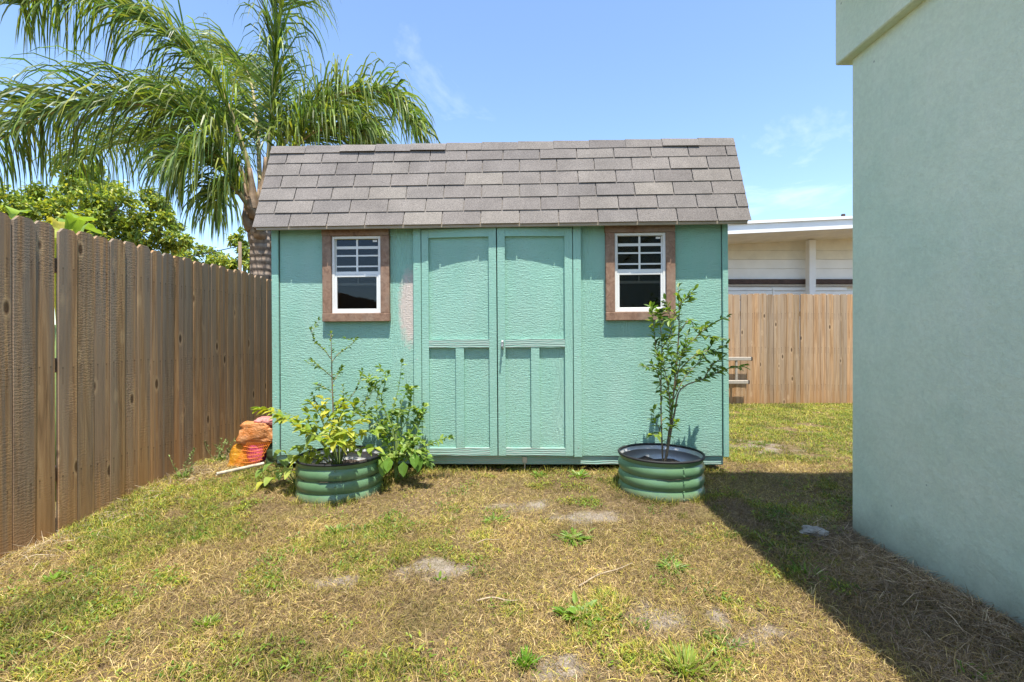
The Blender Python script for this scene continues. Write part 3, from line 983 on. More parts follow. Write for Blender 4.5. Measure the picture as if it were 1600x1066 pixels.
# roof: low slope rising to the right, eave 1.5 m in front of the wall
rx0, rx1 = -4.5, 10.5
def rz_(x): return 3.44 + (x + 0.2) * 0.048
rb = MB()
v = []
for x in (rx0, rx1):
    z = rz_(x)
    v += [(x, -1.5, z), (x, 1.0, z + 0.02), (x, 1.0, z + 0.20), (x, -1.5, z + 0.18)]
rb.add(v, [(0,4,5,1)[::-1], (3,7,6,2), (0,3,7,4)[::-1], (1,2,6,5), (0,1,2,3)[::-1], (4,5,6,7)])
rof = rb.build('roof', m_cream, NB)
fb = MB(); v = []
for x in (rx0, rx1):
    z = rz_(x)
    v += [(x, -1.56, z - 0.03), (x, -1.502, z - 0.03), (x, -1.502, z + 0.17), (x, -1.56, z + 0.17)]
fb.add(v, [(0,4,5,1)[::-1], (3,7,6,2), (0,3,7,4)[::-1], (1,2,6,5), (0,1,2,3)[::-1], (4,5,6,7)])
fb.build('fascia', m_white, rof)
fb = MB(); v = []
for x in (rx0, rx1):
    z = rz_(x)
    v += [(x, -1.60, z + 0.171), (x, -1.40, z + 0.175), (x, -1.40, z + 0.235), (x, -1.60, z + 0.23)]
fb.add(v, [(0,4,5,1)[::-1], (3,7,6,2), (0,3,7,4)[::-1], (1,2,6,5), (0,1,2,3)[::-1], (4,5,6,7)])
fb.build('gravel_stop', m_white, rof)
vx = (1313 - 797) / 750 * 11.5 - 5.5
MB().tube([(vx, -0.6, rz_(vx) + 0.18), (vx, -0.6, rz_(vx) + 0.50)], 0.045, 10).build('vent_pipe', m_brown, rof)
MB().tube([(vx - 0.32, -0.6, rz_(vx) + 0.2), (vx - 0.02, -0.6, rz_(vx) + 0.42)], 0.018, 6).build('vent_brace', m_brown, rof)

# ------------------------------------------------------------------ ladder hung on the back fence
LX = 4.10
LD = empty('aluminium_ladder', (LX, BY - 0.12, 0.36))
tag(LD, 'pale aluminium ladder hung sideways low on the back fence', 'ladder')
for z in (0.0, 0.40):
    e = 0.05 if z > 0 else 0.0
    MB().box(-2.4, e, -0.03, 0.03, z - 0.03, z + 0.03, 0.006).build('rail', m_alu, LD)
    MB().box(e + 0.001, e + 0.02, -0.033, 0.033, z - 0.034, z + 0.034, 0.006).build('end_cap', m_rubber, LD)
for k in range(8):
    MB().tube([(-0.20 - k * 0.3, 0, 0.029), (-0.20 - k * 0.3, 0, 0.371)], 0.022, 10).build('rung', m_alu, LD)
MB().box(-1.6, -1.56, -0.01, 0.118, 0.43, 0.45).build('hook', m_steel, LD)
MB().box(-0.6, -0.56, -0.01, 0.118, 0.43, 0.45).build('hook', m_steel, LD)

# ------------------------------------------------------------------ planters
def planter(x, y, label, z):
    p = empty('raised_planter', (x, y, z))
    tag(p, label, 'planter', 'round corrugated planters in front of the shed')
    Rr = 0.288
    Hh = 0.272
    prof = []
    n = 60
    for i in range(n + 1):
        zz = Hh * i / n
        ph = (zz / 0.0815) * 2 * math.pi
        prof.append((Rr + 0.011 * (abs(math.sin(ph / 2 + 0.2)) ** 0.7 * 1.6 - 0.8), zz))
    wob = lambda a, z: 0.004 * math.sin(2 * a + 1.0) + 0.002 * math.sin(5 * a)
    MB().lathe(prof, 72, jitter=wob).build('corrugated_wall', m_planter, p, smooth=True)
    MB().lathe([(r - 0.004, zz) for r, zz in prof][::-1], 72, jitter=wob).build('inner_wall', m_galv, p, smooth=True)
    ring = [((Rr + 0.004 + wob(a, 0)) * math.cos(a), (Rr + 0.004 + wob(a, 0)) * math.sin(a), Hh + 0.002) for a in [2 * math.pi * k / 72 for k in range(73)]]
    MB().tube(ring, 0.0085, 8, cap=False).build('rubber_rim', m_rubber, p, smooth=True)
    s = MB()
    N = 26
    vs = [(0, 0, 0.175)]; fs = []
    for ri in range(1, 7):
        for k in range(N):
            a = 2 * math.pi * k / N
            rr = (Rr + 0.003) * ri / 6
            vs.append((rr * math.cos(a), rr * math.sin(a), 0.17 + random.uniform(-0.012, 0.014)))
    for k in range(N): fs.append((0, 1 + k, 1 + (k + 1) % N))
    for ri in range(5):
        for k in range(N):
            a = 1 + ri * N + k; b = 1 + ri * N + (k + 1) % N
            fs.append((a, a + N, b + N, b))
    s.add(vs, fs).build('soil', m_soil, p, smooth=True)
    for a in (-1.35, 1.0):
        sm = MB()
        for k in range(5):
            zz = 0.03 + k * 0.052
            sm.tube([((Rr + 0.002) * math.cos(a), (Rr + 0.002) * math.sin(a), zz), ((Rr + 0.016) * math.cos(a), (Rr + 0.016) * math.sin(a), zz)], 0.0042, 8)
        sm.build('seam_bolt', m_planter, p)
    return p
planter(1.086, 3.46, 'round sage green corrugated planter below the right window holding a tall sapling', G(1.1, 3.3) - 0.022)
planter(-1.222, 3.46, 'round sage green corrugated planter under yellow-green leaves left of the doors', G(-1.2, 3.3) - 0.030)

# ------------------------------------------------------------------ plants
def rv(a=1.0): return Vector((random.uniform(-a, a), random.uniform(-a, a), random.uniform(-a, a)))
def colvar(c, v=0.2):
    k = random.uniform(1 - v, 1 + v); h = random.uniform(-0.12, 0.12)
    return (max(0, c[0] * k * (1 + h)), c[1] * k, max(0, c[2] * k * (1 - h)))

def leafy_twig(st, fo, pts, r0, r1, n_leaf, L, W, cols, start=0.25, spread=1.0, hang=0.15, shoots=0, tipbunch=2):
    sp = spline(pts, max(6, len(pts) * 4))
    m = len(sp)
    st.tube(sp, [r0 + (r1 - r0) * i / (m - 1) for i in range(m)], 6)
    n_leaf = int(n_leaf * 1.6); L *= 1.1; W *= 1.15
    for k in range(n_leaf):
        t = start + (1 - start) * (k + random.random() * 0.6) / n_leaf
        f = t * (m - 1); i = min(int(f), m - 2)
        p = sp[i].lerp(sp[i+1], f - i)
        T = (sp[i+1] - sp[i]).normalized()
        side = T.cross(Vector((0, 0, 1)) + rv(0.4))
        if side.length < 0.05: side = rv()
        side.normalize()
        sg = 1 if k % 2 else -1
        d = (T * random.uniform(0.35, 0.8) + side * sg * spread * random.uniform(0.6, 1.1) + rv(0.35))
        nr = Vector((0, -0.15, 1)) + rv(0.55)
        fo.leaf(p, d, nr, L * random.uniform(0.65, 1.15), W * random.uniform(0.7, 1.1), colvar(random.choice(cols)), 0.22, hang * random.uniform(0.3, 1.6))
    if shoots:
        for k in range(shoots):
            t = random.uniform(max(.3, start), .95)
            p = sp[int(t * (m - 1))]
            T = (sp[-1] - sp[0]).normalized()
            d = (T * .5 + rv(.9) + Vector((0, -.1, .25))).normalized() * random.uniform(.06, .13)
            leafy_twig(st, fo, [p, p + d * .5 + rv(.008), p + d], r1, r1 * .7, 4, L / 1.1, W / 1.15, cols, .15, spread, hang, 0, 2)
    for k in range(tipbunch):
        fo.leaf(sp[-1], (sp[-1] - sp[-3]).normalized() + rv(0.5), Vector((0, 0, 1)) + rv(0.5), L * 0.9, W, colvar(random.choice(cols)), 0.2, hang)

GREEN = [(0.12, 0.205, 0.028), (0.16, 0.26, 0.035), (0.075, 0.14, 0.024), (0.22, 0.32, 0.045)]
LIME = [(0.36, 0.40, 0.045), (0.28, 0.36, 0.045), (0.46, 0.46, 0.07), (0.20, 0.29, 0.035)]
MIDG = [(0.18, 0.29, 0.05), (0.25, 0.36, 0.07), (0.11, 0.19, 0.035), (0.33, 0.42, 0.10)]

# tall sapling in the right planter
def right_sapling():
    e = empty('sapling', P(1037, 722, 3.46))
    tag(e, 'tall slender sapling with small green leaves growing in the right planter', 'plant')
    st = MB(); fo = MB()
    Q = lambda px, py, dz=0.0: P(px, py, 3.46 + dz) - e.location
    A = [Q(1037,734), Q(1046,680), Q(1052,620,-.02), Q(1058,560,-.04), Q(1061,505,-.03), Q(1060,450,-.02)]
    B = [Q(1036,734), Q(1033,650,.03), Q(1033,580,.05), Q(1034,530,.04), Q(1028,490,.0)]
    C = [Q(1038,734), Q(1053,650,-.05), Q(1064,608,-.08), Q(1100,592,-.10), Q(1130,578,-.08), Q(1160,572,-.05)]
    leafy_twig(st, fo, A, .0095, .0025, 22, .060, .024, GREEN + LIME[1:2], 0.42, shoots=2)
    leafy_twig(st, fo, B, .0065, .002, 22, .058, .024, GREEN + LIME[1:2], 0.22)
    leafy_twig(st, fo, C, .0075, .002, 24, .06, .024, GREEN, 0.5)
    subs = [
        ([Q(1058,560,-.04), Q(1080,535,-.1), Q(1105,512,-.12), Q(1136,495,-.1)], 20),
        ([Q(1056,585,-.03), Q(1080,560,-.16), Q(1105,548,-.2), Q(1122,552,-.2)], 18),
        ([Q(1050,630,-.02), Q(1070,590,.08), Q(1098,560,.12), Q(1115,535,.12)], 18),
        ([Q(1061,520,-.03), Q(1078,500,.02), Q(1090,520,.06), Q(1125,530,.05)], 14),
        ([Q(1033,580,.05), Q(1025,545,-.02), Q(1022,515,-.05), Q(1018,480,-.06)], 20),
        ([Q(1034,545,.04), Q(1048,520,-.08), Q(1046,490,-.12), Q(1040,468,-.12)], 18),
        ([Q(1033,600,.05), Q(1026,580,.0), Q(1020,570,-.02)], 7),
        ([Q(1047,660,-.01), Q(1046,620,-.12), Q(1040,585,-.16), Q(1034,560,-.18)], 20),
        ([Q(1054,610,-.02), Q(1060,580,-.14), Q(1064,555,-.2), Q(1072,535,-.22)], 20),
        ([Q(1060,480,-.02), Q(1068,470,-.06), Q(1076,462,-.08)], 8),
        ([Q(1060,500,-.02), Q(1050,485,-.06), Q(1030,485,-.1)], 10),
        ([Q(1100,592,-.10), Q(1112,572,-.14), Q(1128,560,-.14)], 10),
        ([Q(1056,570,-.02), Q(1044,545,.1), Q(1052,520,.14)], 12),
        ([Q(1050,640,0), Q(1042,610,.06), Q(1030,600,.08)], 8),
        ([Q(1043,690,0), Q(1046,668,-.06), Q(1056,660,-.1)], 4),
        ([Q(1036,700,0), Q(1030,670,-.03), Q(1024,660,-.05)], 4),
    ]
    for pts, n in subs:
        leafy_twig(st, fo, pts, .004, .0015, n, .060, .024, GREEN + GREEN + LIME[1:2], 0.12, shoots=2)
    st.build('stem', m_bark, e, smooth=True)
    fo.build('foliage', m_leaf, e, colors=True)
right_sapling()

def left_sapling():
    e = empty('sapling', P(520, 728, 3.46))
    tag(e, 'thin upright sapling with tiny dark leaves rising from the left planter', 'plant')
    st = MB(); fo = MB()
    Q = lambda px, py, dz=0.0: P(px, py, 3.46 + dz) - e.location
    A = [Q(520,738), Q(521,660), Q(519,600), Q(518,555), Q(517,522)]
    leafy_twig(st, fo, A, .007, .002, 16, .036, .015, GREEN, 0.3)
    for pts, n in [
        ([Q(518,562), Q(505,545,-.05), Q(492,534,-.08), Q(486,516,-.09)], 16),
        ([Q(518,566), Q(530,552,.05), Q(545,542,.07), Q(556,530,.08)], 14),
        ([Q(519,590), Q(508,580,-.06), Q(498,572,-.08), Q(488,563,-.1)], 16),
        ([Q(519,600), Q(528,585,.06), Q(534,575,.08)], 10),
        ([Q(520,615), Q(508,606,.06), Q(494,600,.1)], 10),
        ([Q(520,640), Q(545,625,.1), Q(560,600,.14), Q(566,580,.16)], 16),
        ([Q(520,650), Q(535,630,.05), Q(536,605,.08)], 10),
        ([Q(520,660), Q(548,650,.06), Q(572,625,.1), Q(588,600,.12)], 16),
        ([Q(520,660), Q(500,640,-.02), Q(488,618,-.04)], 12)]:
        leafy_twig(st, fo, pts, .003, .0012, n, .036, .015, GREEN, 0.15, shoots=1)
    st.build('stem', m_bark, e, smooth=True)
    fo.build('foliage', m_leaf, e, colors=True)
left_sapling()

def lime_bush():
    e = empty('leafy_bush', P(530, 728, 3.40))
    tag(e, 'low bush of broad yellow-green leaves spilling over the left planter rim', 'plant')
    st = MB(); fo = MB()
    Q = lambda px, py, dz=0.0: P(px, py, 3.40 + dz) - e.location
    b0 = Q(530, 738)
    tips = [((505,690),(470,655),(420,640),-.05), ((500,690),(455,660),(440,652),-.15), ((515,690),(500,650),(487,632),-.12), ((520,680),(512,645),(505,625),.0),
            ((528,685),(530,655),(538,640),-.18), ((540,690),(552,665),(568,655),-.12), ((540,695),(560,680),(585,672),-.06), ((522,700),(515,680),(520,668),-.26),
            ((535,700),(540,682),(545,675),-.28), ((510,700),(492,680),(470,668),-.2), ((525,690),(548,655),(556,632),.04), ((530,690),(520,655),(530,630),.06), ((520,700),(498,668),(480,645),.02)]
    tips += [((535,700),(530,690),(522,690),-.34), ((500,690),(445,650),(408,640),-.02)]
    for (a, b, c, d) in tips:
        leafy_twig(st, fo, [b0, Q(*a, d*.4), Q(*b, d*.8), Q(*c, d)], .005, .002, 10, .088, .040, LIME, 0.35, 1.0, 0.38, tipbunch=3)
    for (a, b) in [((505,712),(468,700)), ((545,706),(585,700)), ((500,715),(470,715))]:
        leafy_twig(st, fo, [b0, Q(*a, -.05), Q(*b, -.12)], .004, .002, 8, .08, .04, LIME, 0.4, 1.0, 0.5)
    st.build('stem', m_stem, e, smooth=True)
    fo.build('foliage', m_leaf, e, colors=True)
lime_bush()

def wall_shrub():
    e = empty('leafy_shrub', (-0.86, 3.60, G(-0.86, 3.6)))
    tag(e, 'loose green weedy shrub between the left planter and the shed doors', 'plant')
    st = MB(); fo = MB()
    Q = lambda px, py, dz=0.0: P(px, py, 3.66 + dz) - e.location
    base = Vector((0, 0, 0))
    stems = [
        ([Q(618,690), Q(600,640,.02), Q(585,605,.05), Q(572,590,.06)], 18, .05),
        ([Q(612,690), Q(590,650,.02), Q(592,610,.06), Q(607,585,.08)], 14, .05),
        ([Q(618,690), Q(612,650,.06), Q(622,610,.1), Q(628,568,.12)], 10, .055),
        ([Q(620,680), Q(625,640,.04), Q(634,615,.07), Q(646,606,.08)], 12, .05),
        ([Q(625,700), Q(640,680,.02), Q(652,655,.05), Q(662,636,.05)], 22, .055),
        ([Q(625,700), Q(645,690,-.02), Q(655,660,.02), Q(650,640,.02)], 20, .055),
        ([Q(630,715), Q(660,700,-.05), Q(680,690,-.05), Q(700,684,-.05)], 16, .05),
        ([Q(620,715), Q(640,700,-.1), Q(648,690,-.12), Q(640,680,-.12)], 20, .06),
        ([Q(615,715), Q(606,695,-.12), Q(598,680,-.14), Q(600,665,-.14)], 22, .06),
        ([Q(620,720), Q(625,705,-.16), Q(635,700,-.2), Q(650,705,-.22)], 22, .065),
        ([Q(615,720), Q(605,712,-.18), Q(598,712,-.24), Q(596,722,-.26)], 18, .065),
        ([Q(620,720), Q(640,715,-.15), Q(660,716,-.2), Q(668,722,-.22)], 16, .055),
        ([Q(618,690), Q(596,668,-.02), Q(578,650,.0), Q(560,640,.04)], 18, .05),
        ([Q(618,680), Q(608,655,.06), Q(618,640,.08), Q(626,650,.1)], 14, .055),
        ([Q(612,670), Q(596,625,.08), Q(604,590,.10), Q(594,575,.1)], 12, .05),
        ([Q(622,690), Q(636,655,.08), Q(642,630,.1), Q(640,610,.11)], 14, .055),
        ([Q(612,690), Q(580,665,.05), Q(570,635,.08), Q(575,612,.1)], 16, .05)]
    for pts, n, L in stems:
        pts = [base] + pts
        leafy_twig(st, fo, pts, .0045, .0015, int(n * 1.2), L * 1.1, L * .55, MIDG, 0.25, 1.0, 0.3, shoots=1, tipbunch=4)
    # a few broad leaves low down
    for (px, py, dz) in [(648,722,-.26), (608,728,-.3), (655,728,-.24), (630,735,-.28), (600,735,-.3)]:
        p = Q(px, py - 14, dz)
        fo.leaf(p, Vector((random.uniform(-.2,.2), -.3, -1)), Vector((0, -1, .3)), .10, .075, colvar((0.15, 0.27, 0.035)), .15, .1)
    st.build('stem', m_stem, e, smooth=True)
    fo.build('foliage', m_leaf, e, colors=True)
wall_shrub()

def big_leaf(pts, W, col, fold=0.25, n=10, wavy=0.0):
    """a broad blade along a bent midrib"""
    sp = spline(pts, n)
    b = MB()
    vs = []; fs = []
    ph = random.random() * 6
    for i, p in enumerate(sp):
        t = i / (n - 1)
        T = (sp[min(i+1, n-1)] - sp[max(i-1, 0)]).normalized()
        s = T.cross(Vector((0, 0, 1)))
        if s.length < .05: s = Vector((1, 0, 0))
        s.normalize()
        nn = s.cross(T)
        wd = W * 0.5 * max(0.02, math.sin(math.pi * min(1, t * 0.93 + 0.05)) ** 0.75)
        u = nn * wd * fold
        wv = nn * wavy * math.sin(t * 14 + ph) * wd
        vs += [p + s * wd + u + wv, p, p - s * wd + u - wv]
    for i in range(n - 1):
        a = i * 3
        fs += [(a, a+1, a+4, a+3), (a+1, a+2, a+5, a+4)]
    return b.add(vs, fs, col)

def vine():
    e = empty('broad_leaf_vine', P(452, 742, 3.50))
    e.location.z = G(e.location.x, e.location.y)
    tag(e, 'sprawling plant with broad pale green leaves at the planter foot beside the bag', 'plant')
    spots = [(420,738,3.55,.11,-.06,-.02), (440,722,3.6,.12,.10,.0), (432,728,3.5,.10,-.09,-.03), (452,735,3.42,.10,.03,-.03), (428,750,3.45,.10,-.02,-.04), (415,757,3.5,.08,-.05,-.01),
             (462,715,3.52,.12,.02,.03), (472,726,3.38,.10,.04,-.04), (446,708,3.6,.10,-.06,.03), (460,740,3.36,.09,-.04,-.05), (470,700,3.5,.10,.05,.02), (436,742,3.56,.09,.06,.0)]
    for (px, py, Z, L, dx, dz) in spots:
        p = P(px, py, Z) - e.location
        d = Vector((dx * 4, -0.5, 0.1)).normalized()
        c = colvar(random.choice([(0.38, 0.47, 0.11), (0.30, 0.42, 0.09), (0.48, 0.53, 0.09), (0.22, 0.33, 0.07)]), .15)
        big_leaf([p, p + d * L * .35 + Vector((0, 0, .02)), p + d * L * .7 + Vector((0, 0, .005)), p + d * L + Vector((0, 0, -.035))], L * .62, c, .2, 8).build('leaf', m_leaf, e, smooth=True, colors=True)
        base = Vector((0.03, 0.05, 0))
        MB().tube(spline([base, base.lerp(p, .55) + Vector((0, 0, .06)), p], 7), .003, 5).build('leaf_stalk', m_stem, e)
vine()

# banana-like plant whose leaf tips show over the left fence
def banana(loc, leaves, label):
    e = empty('banana_plant', loc)
    tag(e, label, 'plant')
    MB().tube([(0, 0, 0), (0.02, 0, 0.6), (0.0, 0.02, 1.25)], [.06, .05, .035], 10).build('stem', m_stem, e, smooth=True)
    for pts, W, c in leaves:
        big_leaf([Vector(p) - e.location for p in pts], W, c, .3, 14, .12).build('leaf', m_leaf, e, smooth=True, colors=True)
banana(Vector((-3.15, 3.35, -0.05)), [
    ([(-3.15, 3.35, 1.2), P(118,352,3.38), P(134,346,3.3), P(150,342,3.24)], .12, (0.24, 0.36, 0.05)),
    ([(-3.15, 3.35, 1.2), P(95,360,3.42), P(80,350,3.42), P(72,345,3.4)], .11, (0.40, 0.36, 0.06)),
    ([(-3.15, 3.35, 1.2), P(100,372,3.2), P(92,368,3.1), P(85,372,3.0)], .10, (0.34, 0.37, 0.06)),
    ([(-3.15, 3.35, 1.2), P(120,366,3.5), P(140,360,3.6), P(158,366,3.7)], .12, (0.22, 0.33, 0.05)),
    ([(-3.15, 3.35, 1.2), P(105,358,3.7), P(112,350,3.9), P(120,352,4.1)], .12, (0.20, 0.33, 0.05))],
    'big yellow-green leaf tips of a plant peeking over the left fence')
banana(Vector((-3.3, 3.0, -0.05)), [
    ([(-3.3, 3.0, 1.2), P(24,345,3.05), P(30,332,3.1), P(42,333,3.15)], .12, (0.26, 0.38, 0.04)),
    ([(-3.3, 3.0, 1.2), P(15,360,3.1), P(5,350,3.1), P(-15,345,3.1)], .12, (0.22, 0.33, 0.05))],
    'single bright green leaf tip above the nearest fence boards')

# ------------------------------------------------------------------ palm
def palm():
    base = P(408, 432, 6.6); base.z = -0.05
    e = empty('palm_tree', base)
    tag(e, 'tall feathery palm with drooping fronds behind the left fence', 'palm tree')
    top = P(406, 372, 6.6) - base
    MB().lathe([(.21, 0), (.165, .3), (.14, 1.0), (.132, 1.7), (.135, top.z - 0.15), (.15, top.z + .05), (.11, top.z + .5)], 20,
               jitter=lambda a, z: .006 * math.sin(3 * a + z * 9) + .004 * math.sin(7 * a + z * 23)).build('trunk', m_ptrunk, e, smooth=True)
    # old leaf bases wrapped round the trunk head
    for k in range(11):
        a = k * 2.4 + .3
        z0 = top.z - .12 + k * .055
        c, s = math.cos(a), math.sin(a)
        pts = [Vector((.10*c, .10*s, z0)), Vector((.165*c, .165*s, z0 + .14)), Vector((.17*c, .17*s, z0 + .34)), Vector((.22*c, .22*s, z0 + .62))]
        b = MB(); b.tube(spline(pts, 8), [.085, .085, .08, .065, .05, .04, .034, .028], 8)
        b.build('leaf_base', m_boot, e, smooth=True)
    fronds = [
        # control points px,py,Z ; leaflets per side ; length ; droop
        ([(402,320,6.6),(378,225,6.5),(335,125,6.4),(262,55,6.2),(175,12,6.0),(95,-8,5.9),(30,8,5.85)], 150, .80, .55),
        ([(398,320,6.6),(362,240,6.5),(300,185,6.3),(215,162,6.1),(125,165,5.9),(45,190,5.8),(-30,240,5.8)], 160, .85, .60),
        ([(412,320,6.6),(421,225,6.62),(427,130,6.65),(436,40,6.6),(446,-35,6.5),(446,-85,6.35)], 130, .78, .75),
        ([(416,320,6.6),(445,225,6.6),(497,165,6.6),(556,142,6.5),(612,150,6.45),(648,195,6.4)], 120, .72, .55),
        ([(397,330,6.6),(366,275,6.4),(335,240,6.2),(305,238,6.0),(280,262,5.9)], 95, .75, .75),
        ([(402,320,6.6),(372,215,7.0),(325,165,7.4),(275,150,7.8),(230,165,8.1)], 110, .75, .60),
        ([(414,320,6.7),(442,210,7.0),(492,172,7.3),(545,178,7.6),(590,205,7.7)], 100, .75, .60),
        ([(408,320,6.7),(402,205,7.2),(392,130,7.6),(372,95,7.9),(345,85,8.2)], 95, .75, .60),
        ([(416,320,6.6),(446,250,6.45),(484,210,6.4),(530,198,6.35),(572,210,6.35)], 95, .65, .65),
        ([(396,325,6.6),(345,255,7.0),(262,220,7.3),(185,225,7.5),(120,255,7.6)], 120, .75, .65),
        ([(396,335,6.5),(372,300,6.3),(356,290,6.2),(345,300,6.1),(338,325,6.05)], 60, .55, .9),
    ]
    for fi, (cp, n, L, dr) in enumerate(fronds):
        n = int(n * 1.7); L = L * 1.12
        pts = [P(*c) - base for c in cp]
        sp = spline(pts, 60)
        fr = MB()
        T0 = MB()
        T0.tube(sp, [.030 * (1 - i / 59) ** .8 + .004 for i in range(60)], 7)
        bright = 1.0
        for sgn in (-1, 1):
            for k in range(n):
                t = .20 + .80 * (k + random.random()) / n
                f = t * 59; i = min(int(f), 58)
                p = sp[i].lerp(sp[i+1], f - i)
                T = (sp[i+1] - sp[i]).normalized()
                s = T.cross(Vector((0, 0, 1)))
                if s.length < .25:
                    s = s + Vector((0.9, -0.3, 0)) * (0.4 if s.length < .1 else .15)
                s.normalize()
                U = s.cross(T).normalized()
                if U.z < 0: U = -U
                # plumose: leaflets leave the midrib at several angles
                d = (s * sgn * random.uniform(.55, 1.0) + T * random.uniform(.45, .9) + U * random.choice([-.35, .0, .3, .6]) * random.uniform(.6, 1.2)).normalized()
                Ln = L * random.uniform(.75, 1.12) * (0.55 + .75 * math.sin(math.pi * min(1, .12 + t * .80)))
                W = random.uniform(.010, .019)
                segs = 6
                droop = dr * random.uniform(.9, 1.7)
                stiff = random.uniform(.05, .28)
                twist = Vector((random.uniform(-1, 1), random.uniform(-1, 1), random.uniform(-.2, .9))).normalized()
                c = colvar(random.choice([(.12, .20, .035), (.09, .15, .045), (.16, .25, .040), (.085, .14, .032), (.24, .31, .045), (.20, .24, .09), (.30, .34, .06)]), .22)
                vs = []; fs = []
                q = p.copy(); dd = d.copy()
                for sgm in range(segs + 1):
                    u = sgm / segs
                    wd = W * (1 - u) ** .55 * (0.55 + min(1, u * 5) * .45)
                    sd2 = dd.cross(twist).normalized() * wd
                    vs += [q + sd2, q - sd2]
                    q = q + dd * (Ln / segs)
                    if u > stiff:
                        dd = (dd + Vector((0, 0, -1)) * droop * (0.45 + u)).normalized()
                for sgm in range(segs):
                    a = sgm * 2
                    fs.append((a, a+1, a+3, a+2))
                fr.add(vs, fs, c)
        fo = fr.build('frond', m_palm, e, colors=True)
        T0.build('midrib', m_petiole, fo, smooth=True)
palm()

# ------------------------------------------------------------------ background trees
def crown(blobs, density, leaf, cols, e):
    fo = MB()
    for (c, r) in blobs:
        c = c - e.location
        n = int(density * r * r)
        # sub-clumps give light and dark masses
        subs = []
        for k in range(max(5, int(14 * r))):
            d = rv(); d.normalize()
            subs.append((c + Vector((d.x, d.y, d.z * .85)) * r * random.uniform(.35, 1.0), r * random.uniform(.22, .42)))
        for k in range(n):
            sc_, sr = random.choice(subs)
            d = rv(); d.normalize()
            p = sc_ + d * sr * random.random() ** .4
            fo.leaf(p, rv(), Vector((0, 0, 1)) + rv(.8), leaf * random.uniform(.6, 1.3), leaf * .5, colvar(random.choice(cols), .25), .2, .2)
    return fo

def tree(base, label, blobs, density, leaf, cols, limbs, r0, name='broadleaf_tree', group='trees beyond the left fence'):
    e = empty(name, base)
    tag(e, label, 'tree', group)
    st = MB()
    for pts, ra, rb_ in limbs:
        sp = spline([Vector(p) - e.location for p in pts], 12)
        st.tube(sp, [ra + (rb_ - ra) * i / 11 for i in range(12)], 8)
    st.build('trunk', m_bark, e, smooth=True)
    crown(blobs, density, leaf, cols, e).build('crown', m_leaf, e, colors=True)

TG = [(0.25, 0.33, 0.055), (0.36, 0.42, 0.065), (0.17, 0.24, 0.05), (0.48, 0.49, 0.07), (0.13, 0.19, 0.05)]
Zt = 13.0
bt = Vector((-11.2, Zt, 0))
bl = [(P(*q[:2], Zt + q[3]), q[2]) for q in [(20,335,.95,0), (-50,350,1.1,.5), (85,310,.95,.3), (140,300,.8,0), (185,318,.85,-.3), (228,322,.65,0), (262,352,.55,.2), (150,365,.9,-.5), (90,380,.9,-.6), (215,385,.75,0), (262,395,.55,.2),
      (130,275,.5,.4), (286,378,.38,0), (40,400,.9,0), (170,340,.7,.4), (245,310,.35,.1)]]
fk = P(110, 420, Zt)
tree(bt, 'wide bright green leafy tree behind the nearer fence boards', bl, 2600, .135, TG,
     [([bt, bt + Vector((.1, 0, 1.4)), fk], .28, .16), ([fk, P(150,370,Zt), P(185,320,Zt)], .13, .03), ([fk, P(180,395,Zt), P(230,360,Zt), P(275,370,Zt)], .11, .02), ([fk, P(80,370,Zt), P(30,335,Zt)], .13, .03), ([fk, P(120,350,Zt), P(135,285,Zt)], .11, .02)], .28)
Z2 = 19.0
b2 = Vector((-12.2, Z2, 0))
bl2 = [(P(*q[:2], Z2), q[2]) for q in [(300,405,.8), (325,412,.75), (345,420,.8), (275,420,.8), (315,430,.9), (240,425,.8)]]
tree(b2, 'lower distant tree filling the skyline left of the utility pole', bl2, 1500, .16, TG, [([b2, b2 + Vector((0, 0, 1.5)), P(315,420,Z2)], .2, .08)], .2)
Z3 = 15.0
b3 = Vector((-8.3, Z3, 0))
bl3 = [(P(*q[:2], Z3), q[2]) for q in [(378,385,.42), (372,365,.28), (385,405,.5), (365,410,.35), (400,395,.4), (392,425,.5), (360,425,.4)]]
tree(b3, 'small tree right behind the palm trunk and the utility pole', bl3, 2200, .13, TG, [([b3, b3 + Vector((0, 0, 1.5)), P(382,390,Z3)], .12, .04)], .12)

# utility pole and wire
pl = empty('utility_pole', P(375, 430, 14.0)); pl.location.z = 0
tag(pl, 'thin brown utility pole with a sagging wire left of the palm trunk', 'pole')
hgt = CAMZ + (530 - 378) / 750 * 14.0
MB().tube([(0, 0, -.3), (0, 0, hgt)], [.06, .045], 10).build('shaft', m_pole, pl, smooth=True)
a = Vector((0, 0, hgt - .12)); b_ = P(150, 418, 22) - pl.location
MB().tube([a.lerp(b_, t) + Vector((0, 0, -.5 * t * (1 - t))) for t in [i / 16 for i in range(17)]], .014, 5).build('wire', m_rubber, pl)

